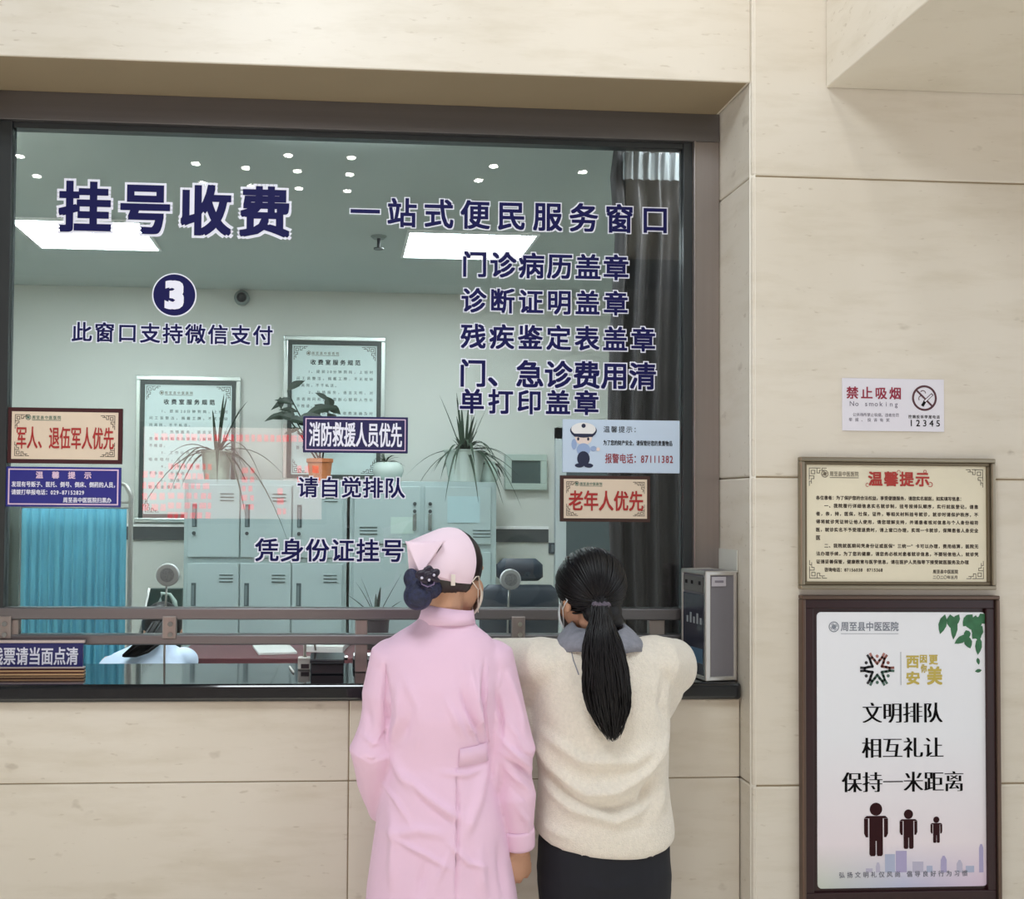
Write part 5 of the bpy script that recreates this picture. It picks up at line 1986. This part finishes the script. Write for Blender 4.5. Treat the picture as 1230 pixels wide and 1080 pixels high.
def hair_shell(T, M, m, root, keep, r=(.082, .102, .093), c=(0, -.013, .031), name='hair'):
    v, f, ok = [], [], []
    NU_, NV_ = 56, 36
    for j in range(NV_ + 1):
        ph = math.pi * j / NV_
        for i in range(NU_):
            th = 2 * math.pi * i / NU_
            p = np.array([r[0] * math.sin(ph) * math.cos(th), r[1] * math.sin(ph) * math.sin(th), r[2] * math.cos(ph)]) + np.array(c)
            ok.append(keep(p))
            g = 1 + 0.010 * math.sin(th * 24 + 2 * math.sin(ph * 5))
            v.append(T((p - np.array(c)) * g + np.array(c)))
    for j in range(NV_):
        for i in range(NU_):
            i2 = (i + 1) % NU_
            q = (j * NU_ + i, (j + 1) * NU_ + i, (j + 1) * NU_ + i2, j * NU_ + i2)
            if all(ok[k] for k in q):
                f.append(q)
    o = MB().add(v, f, m).build(name, root, smooth=True)
    s_ = o.modifiers.new('solid', 'SOLIDIFY')
    s_.thickness = 0.007
    s_.offset = -1
    return o


def keep_n(p):
    if p[1] > .052 and p[2] < .070:
        return False
    if p[2] < -.045 and p[1] > -.035:
        return False
    if p[1] > .005 and p[2] < -.012:
        return False
    return p[2] > -.072


hair = hair_shell(T, M, HAIRB, n_, keep_n)
NET = mat('navy_hair_net', (28, 34, 66), 0.55, 0, 0.5, 90, 0.8, 220)
bp = at(502, 716, -.415)
up_ = at(494, 695, -.405)
bun = fuse('hair_bun', [ball(bp, (.037, .036, .036)), ball(up_, (.020, .022, .026)), ball((bp + up_) / 2 + np.array([.006, 0, 0]), (.028, .028, .030)), ball(T((-.0, -.095, -.035)), (.032, .03, .03))], 0.0035, NET, n_, 3)
BOW = mat('dark_satin_bow', (30, 20, 40), 0.45)
bw_ = at(514, 692, -.448)
def rotxz(a):
    a = math.radians(a)
    return np.array([[math.cos(a), 0, -math.sin(a)], [0, 1, 0], [math.sin(a), 0, math.cos(a)]])


P_ = [ball(bw_ + np.array([dx_, dy_, dz_]), r_, rotxz(an_), 16, 10) for dx_, dy_, dz_, r_, an_ in ((-.017, .002, .004, (.016, .008, .011), 20), (.016, .0, .006, (.016, .008, .011), 35), (-.013, -.003, -.009, (.016, .006, .007), -35), (.016, -.003, -.007, (.016, .006, .007), -20),
      (.003, .004, .015, (.012, .006, .010), 75), (-.004, .003, .010, (.013, .006, .005), 110), (0, -.004, 0, (.009, .007, .009), 0))]
bow = fuse('hair_bow', P_, 0.0022, BOW, n_, 2)
mb = MB()
for dx_, dz_ in ((-.016, -.004), (.002, -.009), (.014, .003)):
    v, f = ball(bw_ + np.array([dx_, -.011, dz_]), .0036, None, 12, 8)
    mb.add(v, f, mat('pearl', (200, 196, 214), 0.2))
mb.build('pearl', bow, smooth=True)
v, f = tube([at(*q, -.452) for q in ((504, 693), (507, 702), (514, 705), (521, 702), (523, 694))], .0016, 8)
MB().add(v, f, mat('bow_trim', (120, 104, 140), 0.4)).build('bow_trim', bow, smooth=True)


def face_mask(T, M, root, m, loops, r=(.066, .078, .074)):
    v, f = [], []
    c = np.array((0, .034, -.045))
    NA, NB = 24, 12
    for j in range(NB + 1):
        b_ = math.radians(42 - 96 * j / NB)
        for i in range(NA + 1):
            a_ = math.radians(-78 + 156 * i / NA)
            k = math.cos(math.radians(-90 + 180 * i / NA)) * 0.25 + 0.75
            bb = b_ * k
            p = c + np.array([r[0] * math.sin(a_) * math.cos(bb), r[1] * math.cos(a_) * math.cos(bb), r[2] * math.sin(bb)])
            v.append(T(p))
    for j in range(NB):
        for i in range(NA):
            q = j * (NA + 1) + i
            f.append((q, q + NA + 1, q + NA + 2, q + 1))
    mk = MB().add(v, f, m).build('face_mask', root, smooth=True)
    s_ = mk.modifiers.new('solid', 'SOLIDIFY')
    s_.thickness = 0.002
    s_.offset = 1
    for s in (-1, 1):
        for z0, z1 in ((.0, .012), (-.075, -.045)):
            v, f = tube([T((s * .062, .045, -.03 + z0 * .8)), T((s * .078, .012, z1 * .6 - .004)), T((s * .084, -.012, z1 * .4 - .004)), T((s * .083, -.026, -.012))], .0014, 8)
            MB().add(v, f, m).build('ear_loop', mk, smooth=True)
    return mk


MASKM = mat('mask_fabric', (222, 210, 196), 0.8)
mk = face_mask(T, M, n_, MASKM, 1)
# the slack loop that hangs by her cheek
v, f = tube([at(x, y, -.26) for x, y in ((569, 695), (575, 698), (578, 704), (578, 714), (576, 721), (571, 723), (566, 726))], .0013, 8)
MB().add(v, f, MASKM).build('ear_loop', mk, smooth=True)
v, f = tube([at(x, y, -.29) for x, y in ((559, 711), (563, 718), (567, 726), (568, 733))], .0013, 8)
MB().add(v, f, MASKM).build('ear_loop', mk, smooth=True)
p0 = at(544.5, 692, -.405)
mb = MB().box(p0[0] - .006, p0[1] - .002, p0[2] - .024, p0[0] + .005, p0[1] + .001, p0[2] + .004, mat('clip_white', (226, 216, 206), 0.4))
mb.build('hair_clip', n_, bevel=0.001)

# ------------------------------------------------------------------ visitor in fleece
FLEECE = mat('cream_fleece', (236, 228, 214), 0.95, 0, 0.05, 110, 0.9, 330, sheen=0.35)
w_ = empty('person', (.71, -.25, 0.0), 'person in cream fleece with long black ponytail leaning an elbow on the counter', 'person')
wc = (.686, -.215, 1.372)
HP, T2, M2 = head_parts(wc, -16, -12, np.array([.70, -.245, 1.22]))
B = list(HP)
B.append(loft([(.70, -.25, 1.27, .055, .05), (.705, -.25, 1.235, .12, .075), (.71, -.245, 1.20, .15, .085), (.712, -.235, 1.08, .145, .095), (.718, -.235, .95, .13, .09), (.722, -.235, .84, .15, .10), (.723, -.235, .76, .145, .095)], 32))
wr = [(.855, -.245, 1.195), (.985, .005, 1.160), (.810, .160, 1.125)]
wl = [(.560, -.245, 1.195), (.480, .010, 1.160), (.650, .160, 1.125)]
for A in (wr, wl):
    A = [np.array(q) for q in A]
    B.append(tube([A[0], (A[0] + A[1]) / 2, A[1], (A[1] + A[2]) / 2, A[2]], [.044, .040, .035, .032, .025], 14))
B += hand_parts(wr[2], (-.9, .35, -.10), (.1, 0, 1), (.35, .9, 0), 0.35)
B += hand_parts(wl[2], (.8, .55, -.05), (.1, 0, 1), (-.5, .8, 0), 0.30)
for sx_ in (-.085, .085):
    B += leg_parts((.723 + sx_, -.235, .80), (.723 + sx_ * .95, -.225, .44), (.723 + sx_ * .95, -.245, .085))
fuse('body', B, 0.0040, SKIN, w_, 3)
eyes(T2, w_)
for sx_ in (-.081, .081):
    shoe(w_, (.723 + sx_, -.245, .085), mat('dark_shoe', (40, 38, 40), 0.5))
TR_ = mat('navy_black_trousers', (15, 17, 27), 0.8, 0, 0.1, 20)
P_ = [loft([(.723, -.235, .84, .150, .110), (.723, -.235, .74, .172, .130), (.723, -.235, .64, .180, .138), (.723, -.235, .58, .176, .130)], 36, power=2.3)]
for sx_ in (-.088, .088):
    x = .723 + sx_
    P_.append(tube([(x, -.235, .72), (x, -.235, .60), (x, -.23, .44), (x, -.235, .25), (x, -.245, .10)], [.09, .092, .078, .070, .068], 22, 1.2))
fuse('trousers', P_, 0.006, TR_, w_, 6, folds([(px_line([(690, 1064), (730, 1068), (770, 1060)], -.37), .004, .010), (px_line([(655, 1070), (670, 1050)], -.36), -.003, .01)], .001, 5))
ft = [(.705, -.25, 1.268, .085, .07), (.708, -.25, 1.246, .135, .088), (.710, -.245, 1.215, .172, .102), (.712, -.24, 1.15, .186, .125), (.712, -.235, 1.06, .186, .138), (.714, -.235, .97, .180, .138), (.719, -.235, .90, .176, .134), (.722, -.235, .83, .180, .138),
      (.724, -.235, .775, .186, .144), (.725, -.235, .745, .188, .144, -.018), (.725, -.235, .735, .176, .134, -.026), (.725, -.235, .75, .15, .11, -.02)]
C_ = [loft(ft, 48, power=2.25)]
for A, sg in ((wl, -1), (wr, 1)):
    A = [np.array(q) for q in A]
    C_.append(ball(A[0] + np.array([0, 0, -.004]), (.066, .075, .062)))
    el = A[1] + np.array([sg * .012, -.012, -.004])
    C_.append(tube([A[0] + np.array([-sg * .05, 0, .01]), A[0], A[0] * .5 + el * .5 + np.array([sg * .012, 0, -.012]), el, el * .5 + A[2] * .5 + np.array([0, 0, .004]), A[2] * .92 + el * .08], [.060, .078, .084, .074, .054, .036], 24))
    # loose batwing cloth between sleeve and side
    C_.append(tube([(A[0][0] - sg * .02, -.22, 1.15), (A[0][0] + sg * .040, -.15, 1.115), (A[0][0] + sg * .085, -.06, 1.125)], [.08, .082, .062], 18))
    C_.append(tube([(A[0][0] - sg * .03, -.22, 1.01), (A[0][0] + sg * .035, -.16, 1.075), (A[0][0] + sg * .095, -.07, 1.13)], [.055, .062, .066], 18))
    C_.append(tube([(A[0][0] - sg * .045, -.22, 1.10), (A[0][0] - sg * .005, -.18, 1.045), (A[0][0] + sg * .03, -.12, 1.07)], [.065, .062, .05], 18))
FW_ = []
for pts, a, w in (([(640, 885), (668, 930), (705, 955), (735, 948)], .008, .014), ([(650, 915), (680, 955), (715, 968)], -.006, .012), ([(655, 945), (690, 975), (740, 985), (790, 960)], .007, .014), ([(815, 885), (780, 925), (740, 950), (700, 955)], .010, .015),
                  ([(790, 930), (770, 965), (735, 975), (705, 968)], -.009, .011), ([(800, 890), (760, 915), (700, 915), (650, 880)], .006, .014), ([(645, 985), (665, 1005), (700, 1015)], .004, .012), ([(805, 930), (800, 965), (785, 995)], .005, .016),
                  ([(700, 850), (720, 905), (760, 900)], .003, .02), ([(650, 860), (680, 905)], -.003, .014), ([(812, 800), (800, 850), (812, 885)], -.004, .014), ([(740, 1000), (790, 990)], -.003, .012)):
    FW_.append((px_line(pts, -.37), a * 2.3, w * 1.15))
fl = fuse('fleece_jacket', C_, 0.0058, FLEECE, w_, 18, folds(FW_, 0.0013, 8))
HEM = mat('fleece_hem', (222, 206, 186), 0.85, 0, 0.05, 60)
# grey stand collar
GC = mat('grey_knit_collar', (134, 136, 146), 0.9, 0, 0.12, 60, 0.4, 200)
v, f = [], []
for i, (z_, rx, ry, cy_) in enumerate(((1.236, .122, .098, -.262), (1.262, .112, .096, -.262), (1.285, .092, .084, -.255), (1.302, .070, .070, -.248), (1.296, .060, .060, -.246))):
    for k in range(N):
        a = 2 * math.pi * k / N
        dip = .022 * max(0, -math.sin(a)) ** 2 * (i / 3)
        v.append((.703 + rx * math.cos(a), cy_ + ry * math.sin(a), z_ - dip + .004 * math.sin(5 * a)))
    if i:
        for k in range(N):
            k2 = (k + 1) % N
            f.append(((i - 1) * N + k, (i - 1) * N + k2, i * N + k2, i * N + k))
o = MB().add(v, f, GC).build('collar', fl, smooth=True)
o.modifiers.new('solid', 'SOLIDIFY').thickness = 0.005
seam([(690, 775), (692, 795), (697, 812)], -.36, fl, fl, GC, 0.0014)
# hair: scalp, swept-back locks, ponytail


def keep_w(p):
    if p[1] > .058 and p[2] < .075:
        return False
    if p[1] > .012 and p[2] < -.002:
        return False
    if p[2] < -.050 and p[1] > -.030:
        return False
    return p[2] > -.088 - 0.0 * p[1]


scalp = hair_shell(T2, M2, HAIR, w_, keep_w, (.081, .099, .092), name='hair')
tie = at(722, 728, -.335)
tl = M2.T @ (tie - np.array(wc))
cen = np.array((0, -.013, .031))
random.seed(12)
hl = [np.array(q) for q in ((-.050, -.062, -.062), (-.072, -.036, -.042), (-.083, -.018, .0), (-.083, .020, .028), (-.074, .056, .064), (-.045, .080, .088), (0, .088, .096), (.045, .080, .088), (.074, .056, .064), (.083, .020, .028), (.083, -.018, .0), (.072, -.036, -.042), (.050, -.062, -.062), (0, -.085, -.075), (-.050, -.062, -.062))]
mb = MB()
rad = np.array((.0855, .104, .0965))


def onell(d_, k=1.0):
    d_ = d_ / np.linalg.norm(d_ / rad)
    return cen + d_ * k


ax_ = (tl - cen) / np.linalg.norm(tl - cen)
made = 0
while made < 460:
    d0 = np.array([random.gauss(0, 1) for _ in range(3)])
    d0 /= np.linalg.norm(d0)
    if not keep_w(onell(d0) - np.array([0, .004, 0])):
        continue
    th0 = math.acos(max(-1, min(1, float(d0 @ ax_))))
    if th0 < 0.35 or th0 > 2.9:
        continue
    made += 1
    pe = d0 - ax_ * float(d0 @ ax_)
    pe /= np.linalg.norm(pe)
    sag = random.uniform(.99, 1.03)
    nq = 12
    pts = []
    for j in range(nq):
        th = th0 * (1 - j / nq)
        pts.append(T2(onell(ax_ * math.cos(th) + pe * math.sin(th), sag + .012 * math.sin(math.pi * j / nq))))
    pts.append(tie + np.array([random.uniform(-.008, .008), 0, random.uniform(-.006, .006)]))
    v, f = tube(pts, [.0012] + [.0036] * 9 + [.003, .0026, .002], 6, 0.8, caps=False)
    mb.add(v, f, HAIR)
mb.build('swept_locks', scalp, smooth=True)
fuse('nape_hair', [ball(T2((.002, -.054, -.045)), (.058, .040, .044), M2), ball(T2((.022, -.045, -.072)), (.046, .034, .030), M2)], 0.005, HAIR, scalp, 3)
ctr = [(722, 727, 9), (722, 742, 11), (722, 758, 17), (725, 780, 24), (728, 805, 28), (730, 830, 29), (732, 852, 25), (733, 870, 17), (736, 890, 5)]
yy_ = [-.345, -.362, -.385, -.398, -.402, -.404, -.403, -.402, -.400]
pc = [np.array(at(x, y, yy)) for (x, y, w), yy in zip(ctr, yy_)]
pw = [w * (yy + 2.8) / F for (x, y, w), yy in zip(ctr, yy_)]
mb = MB()
for i in range(760):
    a_, rr = random.uniform(0, 6.283), math.sqrt(random.random())
    ox, oy = rr * math.cos(a_), rr * math.sin(a_)
    end = 1.0 - 0.26 * random.random() ** 1.6 - (0.12 * rr if random.random() < .6 else 0)
    pts = []
    wob = random.uniform(-.007, .007)
    for j in range(13):
        u = j / 12 * end * (len(pc) - 1)
        k = min(int(u), len(pc) - 2)
        t = u - k
        c0 = pc[k] * (1 - t) + pc[k + 1] * t
        w0 = pw[k] * (1 - t) + pw[k + 1] * t
        pts.append(c0 + np.array([ox * w0 + wob * math.sin(j * .7 + i), oy * min(.026, w0 * .7 + .006), 0]))
    v, f = tube(pts, [.0024] + [.0027] * 9 + [.0022, .0016, .0005], 5, 0.8, caps=False)
    mb.add(v, f, HAIR)
pony = mb.build('ponytail', w_, smooth=True)
mb = MB()
v, f = [], []
NT, NS = 36, 10
for i in range(NT):
    a_ = 2 * math.pi * i / NT
    for j in range(NS):
        b_ = 2 * math.pi * j / NS
        R_o = .0165 + (.0062 + .0012 * math.sin(a_ * 12)) * math.cos(b_)
        v.append(tuple(pc[0] + np.array([R_o * math.cos(a_) * 1.1, R_o * math.sin(a_) * .9, (.0075) * math.sin(b_) + .0016 * math.sin(a_ * 9)])))
for i in range(NT):
    for j in range(NS):
        i2, j2 = (i + 1) % NT, (j + 1) % NS
        f.append((i * NS + j, i2 * NS + j, i2 * NS + j2, i * NS + j2))
mb.add(v, f, mat('grey_scrunchie', (92, 84, 96), 0.9)).build('hair_tie', pony, smooth=True)
face_mask(T2, M2, w_, mat('white_mask', (214, 220, 222), 0.8), 1, (.070, .080, .074))

# ------------------------------------------------------------------ clerk sitting with the back to the window
KY = 1.28
sx0, sx1 = at(120, 797, KY)[0], at(238, 797, KY)[0]
sc_ = (sx0 + sx1) / 2
k_ = empty('person', (sc_, KY, 0.0), 'person in pale blue shirt sitting low behind the rail with black hair over one shoulder', 'person')
office_chair(sc_, KY + .02, math.pi, 'grey office chair carrying the seated person in pale blue', mat('grey_chair', (96, 98, 104), 0.7), 0.44, 0.86, 0.44, False)
zs = at(180, 778, KY)[2]
kc = (at(190, 752, KY)[0], KY + .10, at(190, 763, KY)[2])
HPk, T3, M3 = head_parts(kc, -20, -46, np.array([sc_ + .01, KY + .0, zs - .01]))
B = list(HPk)
B.append(tube([(sc_, KY, .50), (sc_, KY - .02, .70), (sc_, KY - .03, zs - .12), (sc_ + .01, KY - .01, zs - .03)], [.13, .12, .13, .07], 24))
for sg in (-1, 1):
    xs_ = sc_ + sg * .145
    B.append(tube([(xs_, KY - .02, zs - .05), (xs_ + sg * .05, KY + .06, zs - .28), (sc_ + sg * .10, KY + .30, .62)], [.045, .037, .025], 14))
    B += hand_parts((sc_ + sg * .10, KY + .30, .62), (-sg * .25, .95, -.15), (0, 0, 1), (-sg * .9, .2, 0), 0.3)
    B += [tube([(sc_ + sg * .09, KY, .53), (sc_ + sg * .10, KY + .37, .53), (sc_ + sg * .10, KY + .39, .10)], [.07, .052, .036], 16), ball((sc_ + sg * .10, KY + .45, .04), (.036, .10, .03))]
fuse('body', B, 0.006, SKIN, k_, 4)
eyes(T3, k_)
SHIRT = mat('pale_blue_shirt', (188, 206, 226), 0.8, 0, 0.02, 10)
C_ = [loft([(sc_, KY, .49, .16, .13), (sc_, KY - .01, .62, .155, .125), (sc_, KY - .03, .80, .175, .125), (sc_, KY - .035, zs - .14, .188, .125), (sc_, KY - .03, zs - .06, .182, .115), (sc_ + .005, KY - .02, zs - .02, .150, .095), (sc_ + .01, KY - .005, zs + .005, .10, .075), (sc_ + .012, KY + .005, zs + .02, .07, .06)], 36, power=2.3)]
for sg in (-1, 1):
    xs_ = sc_ + sg * .145
    C_.append(ball((xs_, KY - .02, zs - .055 - (.03 if sg < 0 else 0)), (.064, .066, .058)))
    C_.append(tube([(xs_ - sg * .05, KY - .02, zs - .05 - (.012 if sg < 0 else 0)), (xs_, KY - .02, zs - .06 - (.03 if sg < 0 else 0)), (xs_ + sg * .05, KY + .05, zs - .28), (sc_ + sg * .105, KY + .27, .64)], [.055, .060, .052, .036], 18))
fuse('shirt', C_, 0.0055, SHIRT, k_, 6, folds([(px_line([(150, 800), (172, 780)], KY), .008, .012), (px_line([(196, 778), (215, 800)], KY), .008, .012), (px_line([(168, 800), (180, 780)], KY), -.007, .01), (px_line([(220, 780), (230, 800)], KY), -.006, .01)], .0015, 2))
P_ = [loft([(sc_, KY, .62, .15, .12), (sc_, KY, .52, .165, .14), (sc_, KY, .475, .15, .12)], 28)]
for sg in (-1, 1):
    P_.append(tube([(sc_ + sg * .085, KY + .02, .535), (sc_ + sg * .10, KY + .37, .53), (sc_ + sg * .10, KY + .39, .30), (sc_ + sg * .10, KY + .39, .10)], [.083, .066, .060, .058], 18))
fuse('trousers', P_, 0.007, TR_, k_, 5)
for sg in (-1, 1):
    v, f = loft([(sc_ + sg * .10, KY + .43, .002, .042, .12), (sc_ + sg * .10, KY + .43, .04, .044, .118), (sc_ + sg * .10, KY + .40, .085, .04, .06)], 24)
    MB().add(v, f, DKPLASTIC).build('shoe', k_, smooth=True)
hr = hair_shell(T3, M3, HAIR, k_, keep_w, (.084, .103, .095))
mb = MB()
random.seed(6)
for i in range(90):
    o_ = np.array([random.uniform(-.03, .035), random.uniform(-.012, .012), random.uniform(-.02, .02)])
    yk = KY - .135
    pts = [np.array(at(192, 752, KY - .02)) + o_, np.array(at(182, 768, yk + .02)) + o_, np.array(at(170, 778, yk)) + o_ * .9, np.array(at(158, 785, yk)) + o_ * .6, np.array(at(149, 788, yk)) + o_ * .25]
    v, f = tube(pts, [.004, .0045, .0042, .0036, .001], 5, caps=False)
    mb.add(v, f, HAIR)
mb.build('side_ponytail', hr, smooth=True)
